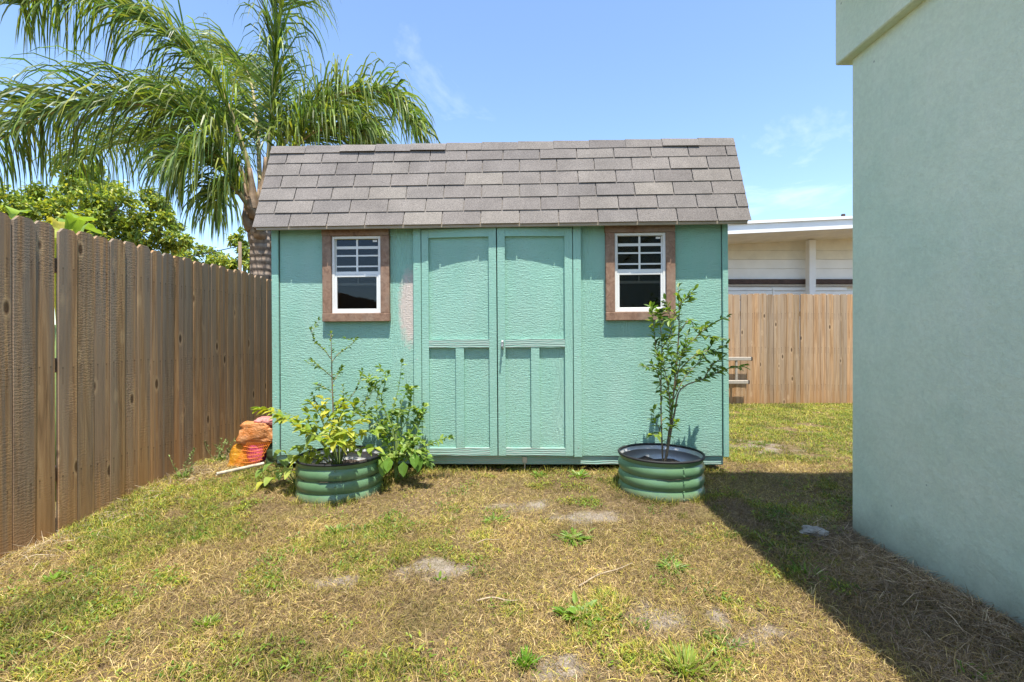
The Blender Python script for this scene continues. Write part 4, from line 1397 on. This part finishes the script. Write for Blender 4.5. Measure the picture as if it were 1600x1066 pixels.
# ------------------------------------------------------------------ net bag of rubbish, white pipe
def bag():
    bx, by = -2.17, 4.14
    e = empty('net_bag', (bx, by, G(bx, by)))
    tag(e, 'crumpled orange plastic and net bag between the fence and the shed', 'bag')
    def lump(c, rad, seed, amp, name, mat, skirt=0.0):
        """a crumpled film bundle: angular creases, flat facets, optional flare at the foot"""
        b = MB(); n, m = 34, 24
        vs = []; fs = []
        o3 = Vector((seed * 7.3, seed * 3.1, seed * 1.7))
        for j in range(m + 1):
            th = math.pi * j / m
            for i in range(n):
                an = 2 * math.pi * i / n
                d = Vector((math.sin(th) * math.cos(an), math.sin(th) * math.sin(an), math.cos(th)))
                k = 1 + amp * (.7 * mnoise.noise(d * 1.1 + o3) - .5 * abs(mnoise.noise(d * 2.2 + o3)) - .3 * abs(mnoise.noise(d * 5 + o3)) - .15 * abs(mnoise.noise(d * 11 + o3)))
                d = Vector([math.copysign(abs(q_) ** .6, q_) for q_ in d])
                p = Vector((d.x * rad[0], d.y * rad[1], d.z * rad[2])) * k
                if d.z < 0:
                    p.x *= 1 + skirt * -d.z; p.y *= 1 + skirt * -d.z
                p += Vector(c)
                p.z = max(p.z, -.01)
                vs.append(p)
        for j in range(m):
            for i in range(n):
                a1 = j*n+i; a2 = j*n+(i+1) % n
                fs.append((a1, a1 + n, a2 + n, a2))
        return b.add(vs, fs).build(name, mat, e, smooth=True)
    def film(name, c1, c2, tr):
        M = Mat(name, 0.35, 0.5)
        c = M.ramp(M.noise(M.coord(), 9, 4, .6, 1.0), [(.35, c1), (.65, c2)])
        M.color(c).normal(M.bump(M.noise(M.coord(), 26, 4, .6, 1.5), .9, .02))
        t = M.n('BsdfTranslucent', {'Color': c})
        mx = M.n('MixShader', {0: tr, 1: M.b.outputs[0], 2: t.outputs[0]})
        M.nt.links.new(mx.outputs[0], M.nt.nodes['Material Output'].inputs['Surface'])
        return M.m
    lump((.03, 0, .265), (.17, .12, .10), 3, .5, 'plastic_bundle', film('peach_film', (.74, .25, .05), (.76, .38, .16), .3), .1)
    lump((.085, .0, .355), (.11, .09, .035), 5, .5, 'pink_fold', film('pink_film', (.70, .24, .25), (.76, .40, .34), .25))
    lump((.0, .0, .10), (.085, .10, .11), 8, .3, 'pink_packet', film('magenta_packet', (.62, .03, .22), (.70, .08, .32), .1))
    lump((-.13, -.03, .04), (.10, .08, .14), 9, .45, 'orange_sheet', film('orange_film', (.75, .30, .02), (.80, .42, .04), .3), .6)
    lump((.0, .04, .18), (.14, .09, .07), 12, .5, 'orange_sheet', film('orange_film_dark', (.70, .24, .02), (.78, .36, .03), .3))
    lump((.14, .01, .08), (.08, .08, .09), 15, .4, 'green_scrap', plain('green_scrap', (.06, .09, .04), .6))
    m_net = plain('orange_net', (.75, .22, .03), .5)
    for k in range(13):
        x0 = -.10 + k * .016
        MB().tube(spline([Vector((x0 + .07, -.115, .20)), Vector((x0 + .02, -.135, .10)), Vector((x0 - .03, -.15, .01))], 7), .0022, 4).build('net_strand', m_net, e)
    for k in range(6):
        z0 = .02 + k * .03
        MB().tube(spline([Vector((-.12 + k * .012, -.140 + k * .003, z0)), Vector((-.02 + k*.01, -.155 + k * .005, z0 - .012)), Vector((.09 + k*.012, -.130 + k*.003, z0 + .01))], 7), .0022, 4).build('net_strand', m_net, e)
bag()
pp = empty('white_pipe', (-2.12, 3.80, 0))
p0, p1 = P(338, 752, 3.72), P(412, 733, 3.98)
pp.location = (p0.x, p0.y, G(p0.x, p0.y) + .03)
tag(pp, 'dirty white plastic pipe lying on the grass in front of the orange bag', 'pipe')
q = p1 - p0; q.z = G(p1.x, p1.y) - G(p0.x, p0.y) + .01
MB().tube([Vector((0, 0, 0)), q * .5, q], .013, 12, cap=False).build('tube', plain('dirty_pvc', (.46, .40, .30), .7, var=.4, scale=25), pp, smooth=True)
MB().tube([q * .02, q * .04], .0115, 12).build('bore', m_dark, pp)

# ------------------------------------------------------------------ lawn
def blades(name, label, xy, length, lean, width, cols, colidx, curl=.5, lift=0.0):
    """xy (N,2), length (N), lean (N) angle from vertical; one mesh of curved blades"""
    N = len(xy)
    az = rng.uniform(0, 2 * np.pi, N)
    z0 = gz(xy[:, 0], xy[:, 1]) - .004 + lift * rng.random(N)
    dirh = np.stack([np.cos(az), np.sin(az), np.zeros(N)], -1)
    side = np.stack([-np.sin(az), np.cos(az), np.zeros(N)], -1)
    up = np.array([0, 0, 1.0])
    p0 = np.concatenate([xy, z0[:, None]], -1)
    l = length[:, None]
    a1 = lean[:, None]; a2 = np.minimum(lean + curl * rng.uniform(.2, 1.4, N), 1.75)[:, None]
    pm = p0 + (dirh * np.sin(a1) + up * np.cos(a1)) * l * .5
    pt = pm + (dirh * np.sin(a2) + up * np.cos(a2)) * l * .5 + side * rng.normal(0, .12, (N, 1)) * l
    pt[:, 2] = np.maximum(pt[:, 2], z0 + .001)
    wv = (width * rng.uniform(.6, 1.3, N))[:, None] * .5
    # blades are turned about their own axis so they catch light differently
    tw = rng.uniform(-.9, .9, (N, 1))
    sv = side * np.cos(tw) + up * np.sin(tw)
    V = np.stack([p0 - sv * wv, p0 + sv * wv, pm - sv * wv * .8, pm + sv * wv * .8, pt], 1).reshape(-1, 3)
    b = np.arange(N)[:, None] * 5
    quads = b + np.array([[0, 1, 3, 2]])
    tris = b + np.array([[2, 3, 4]])
    me = bpy.data.meshes.new(name)
    me.vertices.add(N * 5); me.vertices.foreach_set('co', V.astype(np.float32).ravel())
    li = np.concatenate([quads, tris], 1).ravel()
    me.loops.add(N * 7); me.loops.foreach_set('vertex_index', li.astype(np.int32))
    me.polygons.add(N * 2)
    st = np.stack([np.arange(N) * 7, np.arange(N) * 7 + 4], -1).ravel()
    me.polygons.foreach_set('loop_start', st.astype(np.int32))
    me.update(calc_edges=True); me.validate()
    cols = np.array(cols)
    c = cols[colidx] * rng.uniform(.5, 1.45, (N, 1)) * (.35 + 1.25 * fbm(xy[:, 0] * 2.6, xy[:, 1] * 2.6, 77, 4))[:, None]
    ca = me.color_attributes.new('col', 'FLOAT_COLOR', 'POINT')
    arr = np.ones((N, 5, 4), np.float32); arr[:, :, :3] = c[:, None, :]
    ca.data.foreach_set('color', arr.ravel())
    me.materials.append(m_straw)
    o = bpy.data.objects.new(name, me); COL.objects.link(o)
    tag(o, label, 'grass', kind='stuff')
    return o

def sample(n, x0, x1, y0, y1, near_bias=0):
    x = rng.uniform(x0, x1, n); y = rng.uniform(y0, y1, n)
    ok = ~((x > 1.955) & (y < 2.775)) & (x > -2.69)
    # the shed's floor and the planters
    ok &= ~((x > -1.8) & (x < 1.65) & (y > 4.25) & (y < 6.2))
    for cx in (1.098, -1.235):
        ok &= ((x - cx) ** 2 + (y - 3.46) ** 2) > .315 ** 2
    return x[ok], y[ok]

def green_field(x, y):
    g = fbm(x * 2.1, y * 2.1, 21, 4) * .52 + fbm(x * 7.5, y * 7.5, 33, 3) * .48
    g = g + .15 * ((y > 4.2) & (x > 1.7)) + .05 * np.clip((y - 3.0) / 1.0, 0, 1) - .04
    g = g + .05 * np.exp(-((x + 2.2) / .5) ** 2)
    # strip just beyond the house shadow is greener, litter by the wall is not
    g = g - .05 * np.clip((x - 1.5) / .4, 0, 1) * (y < 2.8)
    return g

# dry thatch lying about
xs_, ys_ = [], []
for (n, a) in ((230000, (-2.7, 1.97, 1.15, 2.9)), (120000, (-2.7, 3.2, 2.9, 4.3)), (45000, (1.6, 6.5, 4.3, 8.4)), (5000, (-2.7, -1.8, 4.3, 6.5))):
    x, y = sample(n, *a); xs_.append(x); ys_.append(y)
x = np.concatenate(xs_); y = np.concatenate(ys_)
dens = np.clip(.35 + 1.1 * fbm(x * 3.2, y * 3.2, 41, 4) - .62 * sandmask(x, y), 0, 1)
keep = rng.random(len(x)) < dens
x = x[keep]; y = y[keep]; N = len(x)
STRAW = [(.38, .26, .10), (.28, .18, .065), (.54, .41, .19), (.16, .10, .04), (.36, .29, .06), (.27, .18, .10), (.36, .25, .15)]
litter = (x > 1.35) & (y < 3.2)
ci = np.where(litter, rng.choice([1, 0, 5, 6, 5, 6], N), rng.choice([0, 0, 1, 2, 3, 4, 4, 3], N))
far = 1 + .9 * np.clip((y - 3) / 4, 0, 1)
blades('dry_grass', 'tan dry mown grass and thatch over the sandy lawn', np.stack([x, y], -1), rng.lognormal(-3.55, .42, N) * np.where(litter, 1.35, 1.0), rng.uniform(.55, 1.6, N), .0019 * far, STRAW, ci, .5, .016)

# living grass
xs_, ys_ = [], []
for (n, a) in ((230000, (-2.7, 1.97, 1.15, 2.9)), (160000, (-2.7, 3.2, 2.9, 4.3)), (120000, (1.6, 6.5, 4.3, 8.4)), (8000, (-2.7, -1.8, 4.3, 6.5))):
    x, y = sample(n, *a); xs_.append(x); ys_.append(y)
x = np.concatenate(xs_); y = np.concatenate(ys_)
g = green_field(x, y) - .5 * sandmask(x, y)
keep = rng.random(len(x)) < np.clip((g - .49) * 9.0, .05, .95)
x = x[keep]; y = y[keep]; g = g[keep]; N = len(x)
GR = [(.29, .29, .030), (.17, .22, .020), (.38, .34, .045), (.10, .16, .016), (.42, .34, .075)]
lush = np.clip((g - .50) * 7, 0, 1)
ci = np.where(rng.random(N) < .15 + .35 * lush, rng.choice([1, 3], N), rng.choice([0, 0, 2, 2, 4, 1], N))
far = 1 + .8 * np.clip((y - 3) / 4, 0, 1)
blades('green_grass', 'patchy yellow-green grass tufts across the lawn', np.stack([x, y], -1), rng.uniform(.014, .034, N) * (1 + .7 * lush), rng.uniform(.15, 1.15, N), .0034 * far, GR, ci, .7)

# bent straws piled along the foot of the house wall
n = 3400
y = rng.uniform(1.1, 2.9, n); x = 1.95 - np.abs(rng.normal(0, .20, n))
ok = x > 1.2
x = x[ok]; y = y[ok]; N = len(x)
blades('straw_litter', 'brown dead straw heaped along the foot of the stucco wall', np.stack([x, y], -1), rng.uniform(.04, .15, N), rng.uniform(1.0, 1.62, N), .0026, [(.42, .29, .17), (.28, .19, .11), (.52, .38, .23), (.20, .14, .085)], rng.integers(0, 4, N), .3, .022)
n = 1500
y = rng.uniform(1.2, 4.6, n); x = -2.67 + np.abs(rng.normal(0, .16, n))
blades('straw_litter', 'grey dead straw along the foot of the left fence', np.stack([x, y], -1), rng.uniform(.05, .16, n), rng.uniform(1.0, 1.6, n), .0024, [(.36, .29, .19), (.26, .19, .12), (.44, .36, .26), (.2, .15, .1)], rng.integers(0, 4, n), .3, .02)

# longer uncut blades where the mower does not reach: round the planters, under the shed, by the fence
xa, ya = [], []
for cx in (1.086, -1.222):
    a = rng.uniform(0, 2 * np.pi, 1500); q = .305 + np.abs(rng.normal(0, .035, 1500))
    k = fbm(np.cos(a) * 3 + cx, np.sin(a) * 3, 61, 3) > .46
    xa.append((cx + q * np.cos(a))[k]); ya.append((3.46 + q * np.sin(a))[k])
x = rng.uniform(-1.7, 1.7, 2600); y = 3.80 + rng.normal(0, .05, 2600); k = fbm(x * 3.1, y * 3.1, 63, 3) > .5
xa.append(x[k]); ya.append(y[k])
y = rng.uniform(1.5, 5.0, 2600); x = -2.66 + np.abs(rng.normal(0, .07, 2600)); k = fbm(x * 2, y * 3.1, 65, 3) > .5
xa.append(x[k]); ya.append(y[k])
x = np.concatenate(xa); y = np.concatenate(ya); N = len(x)
blades('edge_grass', 'longer uncut grass around the planters, shed foot and fence', np.stack([x, y], -1), rng.uniform(.025, .085, N), rng.uniform(.05, .8, N), np.full(N, .0034), GR, rng.integers(0, 5, N), .7)

# creeping broad-leaved cover in scattered clumps
def ground_cover():
    fo = MB()
    rr = random.Random(5)
    spots = []
    for k in range(1900):
        x = rr.uniform(-2.6, 3.4); y = rr.uniform(1.25, 4.2) if rr.random() < .8 else rr.uniform(4.2, 7.8)
        if y > 4.2: x = rr.uniform(2.0, 6.0)
        if x > 1.9 and y < 2.85: continue
        if abs(x) < 1.8 and y > 3.85: continue
        if min((x - 1.098) ** 2, (x + 1.235) ** 2) + (y - 3.46) ** 2 < .34 ** 2: continue
        g = float(green_field(np.array([x]), np.array([y]))[0]) - .4 * float(sandmask(np.array([x]), np.array([y]))[0])
        if g > .51 or rr.random() < .07: spots.append((x, y))
    for (x, y) in spots:
        R0 = rr.uniform(.03, .11)
        c0 = rr.choice([(.17, .25, .025), (.25, .30, .035), (.11, .18, .02), (.34, .34, .045)])
        for k in range(int(14 + R0 * 320)):
            a = rr.uniform(0, 6.283); q = R0 * rr.random() ** .6
            px, py = x + q * math.cos(a), y + q * math.sin(a)
            if px > 1.94 and py < 2.8: continue
            b = rr.uniform(0, 6.283)
            fo.leaf(Vector((px, py, G0(px, py) + rr.uniform(.0, .02))), Vector((math.cos(b), math.sin(b), rr.uniform(.1, 1.3))), Vector((0, 0, 1)), rr.uniform(.014, .034), rr.uniform(.005, .010), tuple(v * rr.uniform(.75, 1.25) for v in c0), .2, .25)
    o = fo.build('ground_cover', m_leaf, None, colors=True)
    tag(o, 'small creeping green weeds in clumps over the lawn', 'weeds', kind='stuff')
_gc = {}
def G0(x, y):
    k = (round(x, 1), round(y, 1))
    if k not in _gc:
        _gc[k] = G(*k)
    return _gc[k]
ground_cover()

# individual weeds
def weed(px, py, label, n, L, W, cols, up=.5, name='weed', stalks=0):
    Z = 750 * CAMZ / (py - 530)
    for _ in range(3):
        Z = 750 * (CAMZ - G((px - 797) / 750 * Z, Z)) / (py - 530)
    p = P(px, py, Z)
    e = empty(name, p)
    e.location.z = G(p.x, p.y)
    tag(e, label, 'weed', 'weeds scattered over the lawn')
    fo = MB()
    for k in range(n):
        a = random.uniform(0, 2 * math.pi)
        r = abs(random.gauss(0, .4)) * L
        b = Vector((r * math.cos(a), r * math.sin(a), 0.0))
        d = Vector((math.cos(a), math.sin(a), up * random.uniform(.4, 2.2)))
        fo.leaf(b, d, Vector((0, 0, 1)) + rv(.3), L * random.uniform(.5, 1.1), W * random.uniform(.7, 1.2), colvar(random.choice(cols)), .25, .3)
    fo.build('foliage', m_leaf, e, colors=True)
    if stalks:
        st = MB()
        for k in range(stalks):
            q = Vector((random.uniform(-.07, .07), random.uniform(-.05, .05), 0))
            tp = q + Vector((random.uniform(-.1, .1), random.uniform(-.06, .06), random.uniform(.12, .24)))
            st.tube(spline([q, q.lerp(tp, .5) + rv(.015), tp], 6), .0018, 4)
            for j in range(9):
                fo2 = q.lerp(tp, random.uniform(.35, 1))
                st.leaf(fo2, rv() + Vector((0, 0, .5)), Vector((0, 0, 1)), .028, .010, (.3, .3, .1))
        st.build('stalk', m_stem, e)
WG = [(.13, .25, .03), (.18, .30, .04), (.24, .34, .05)]
weed(905, 962, 'largest broad-leaved weed on the bare ground right of centre', 46, .085, .026, WG, .55)
weed(820, 1040, 'dense bright green grass clump at the bottom centre edge', 130, .055, .006, [(.13, .27, .02), (.18, .33, .03)], 1.6)
weed(320, 980, 'low bright green tuft in the lower left lawn', 110, .06, .007, [(.19, .30, .03), (.27, .36, .05)], 1.0)
weed(85, 908, 'flat green tuft close to the nearest fence boards', 110, .06, .008, [(.19, .30, .03), (.27, .36, .05)], .8)
weed(685, 908, 'tiny green seedling on the pale sandy patch', 7, .045, .018, WG, .9)
weed(775, 815, 'small spreading weed in the middle of the lawn', 60, .07, .014, WG, .5)
weed(895, 842, 'wide spreading weed beyond the large bare patch', 90, .09, .014, WG, .4)
weed(1050, 890, 'spreading weed halfway between the right planter and the camera', 70, .08, .012, WG, .4)
weed(1070, 1050, 'long-bladed yellow-green tuft at the bottom edge near the house shade', 90, .10, .009, [(.26, .33, .05), (.34, .36, .07)], 1.1)
weed(525, 832, 'upright green weed below the left planter', 40, .075, .012, WG, 1.0)
weed(842, 745, 'leafy weed at the foot of the shed beside the anchor rod', 40, .07, .022, WG, .8)
weed(905, 745, 'leafy weed under the shed right of the doors', 46, .08, .022, WG, .9)
weed(310, 845, 'upright sprig in the lawn below the fence', 26, .06, .012, WG, 1.8)
weed(285, 748, 'seeding weed against the middle of the left fence', 40, .08, .012, MIDG, 1.4, stalks=6)
weed(342, 722, 'tall pale flowering weed at the fence beside the orange bag', 40, .09, .012, MIDG, 1.6, stalks=12)
weed(1260, 900, 'thin grass tuft at the edge of the house shade', 60, .08, .006, WG, 1.2)

# sticks and a stone
def stick(pa, pb, r, label, mat):
    def gp(px, py):
        Z = 750 * CAMZ / (py - 530)
        for _ in range(3): Z = 750 * (CAMZ - G((px - 797) / 750 * Z, Z)) / (py - 530)
        x = (px - 797) / 750 * Z
        return Vector((x, Z, G(x, Z) + .012))
    a, b = gp(*pa), gp(*pb)
    m1 = a.lerp(b, .35) + Vector((0, .012, .006)); m2 = a.lerp(b, .7) + Vector((0, -.01, .004))
    o = MB().tube(spline([Vector((0, 0, 0)), m1 - a, m2 - a, b - a], 12), [r * (1 - .05 * i) for i in range(12)], 6).build('stick', mat, None, smooth=True, loc=a)
    tag(o, label, 'stick')
m_stick = plain('dead_stick', (.40, .31, .20), .85, var=.25, scale=30)
stick((745, 943), (815, 942), .004, 'short pale stick lying in the middle foreground', m_stick)
stick((905, 920), (990, 882), .004, 'long bent dry stem right of centre in the lawn', m_stick)
stick((745, 852), (785, 845), .003, 'small pale curved twig near the lawn centre', m_stick)
stick((1348, 930), (1395, 928), .005, 'dark stick in the shade beside the house', plain('dark_stick', (.10, .07, .045), .9))
def stone(px, py, r, label):
    Z = 750 * CAMZ / (py - 530)
    x = (px - 797) / 750 * Z
    b = MB(); vs = []; fs = []; n, m = 12, 8
    for j in range(m + 1):
        th = math.pi * j / m
        for i in range(n):
            a = 2 * math.pi * i / n
            k = 1 + .25 * math.sin(3 * a + j) * math.sin(th) + random.uniform(-.08, .08)
            vs.append((r * 1.3 * k * math.sin(th) * math.cos(a), r * k * math.sin(th) * math.sin(a), r * .5 * k * math.cos(th)))
    for j in range(m):
        for i in range(n):
            fs.append((j*n+i, (j+1)*n+i, (j+1)*n+(i+1) % n, j*n+(i+1) % n))
    o = b.add(vs, fs).build('stone', plain('pale_stone', (.30, .27, .22), .9, var=.3, scale=30), None, loc=(x, Z, G(x, Z) + r * .3))
    tag(o, label, 'stone')
stone(1270, 834, .055, 'pale flat stone in the shade near the house corner')
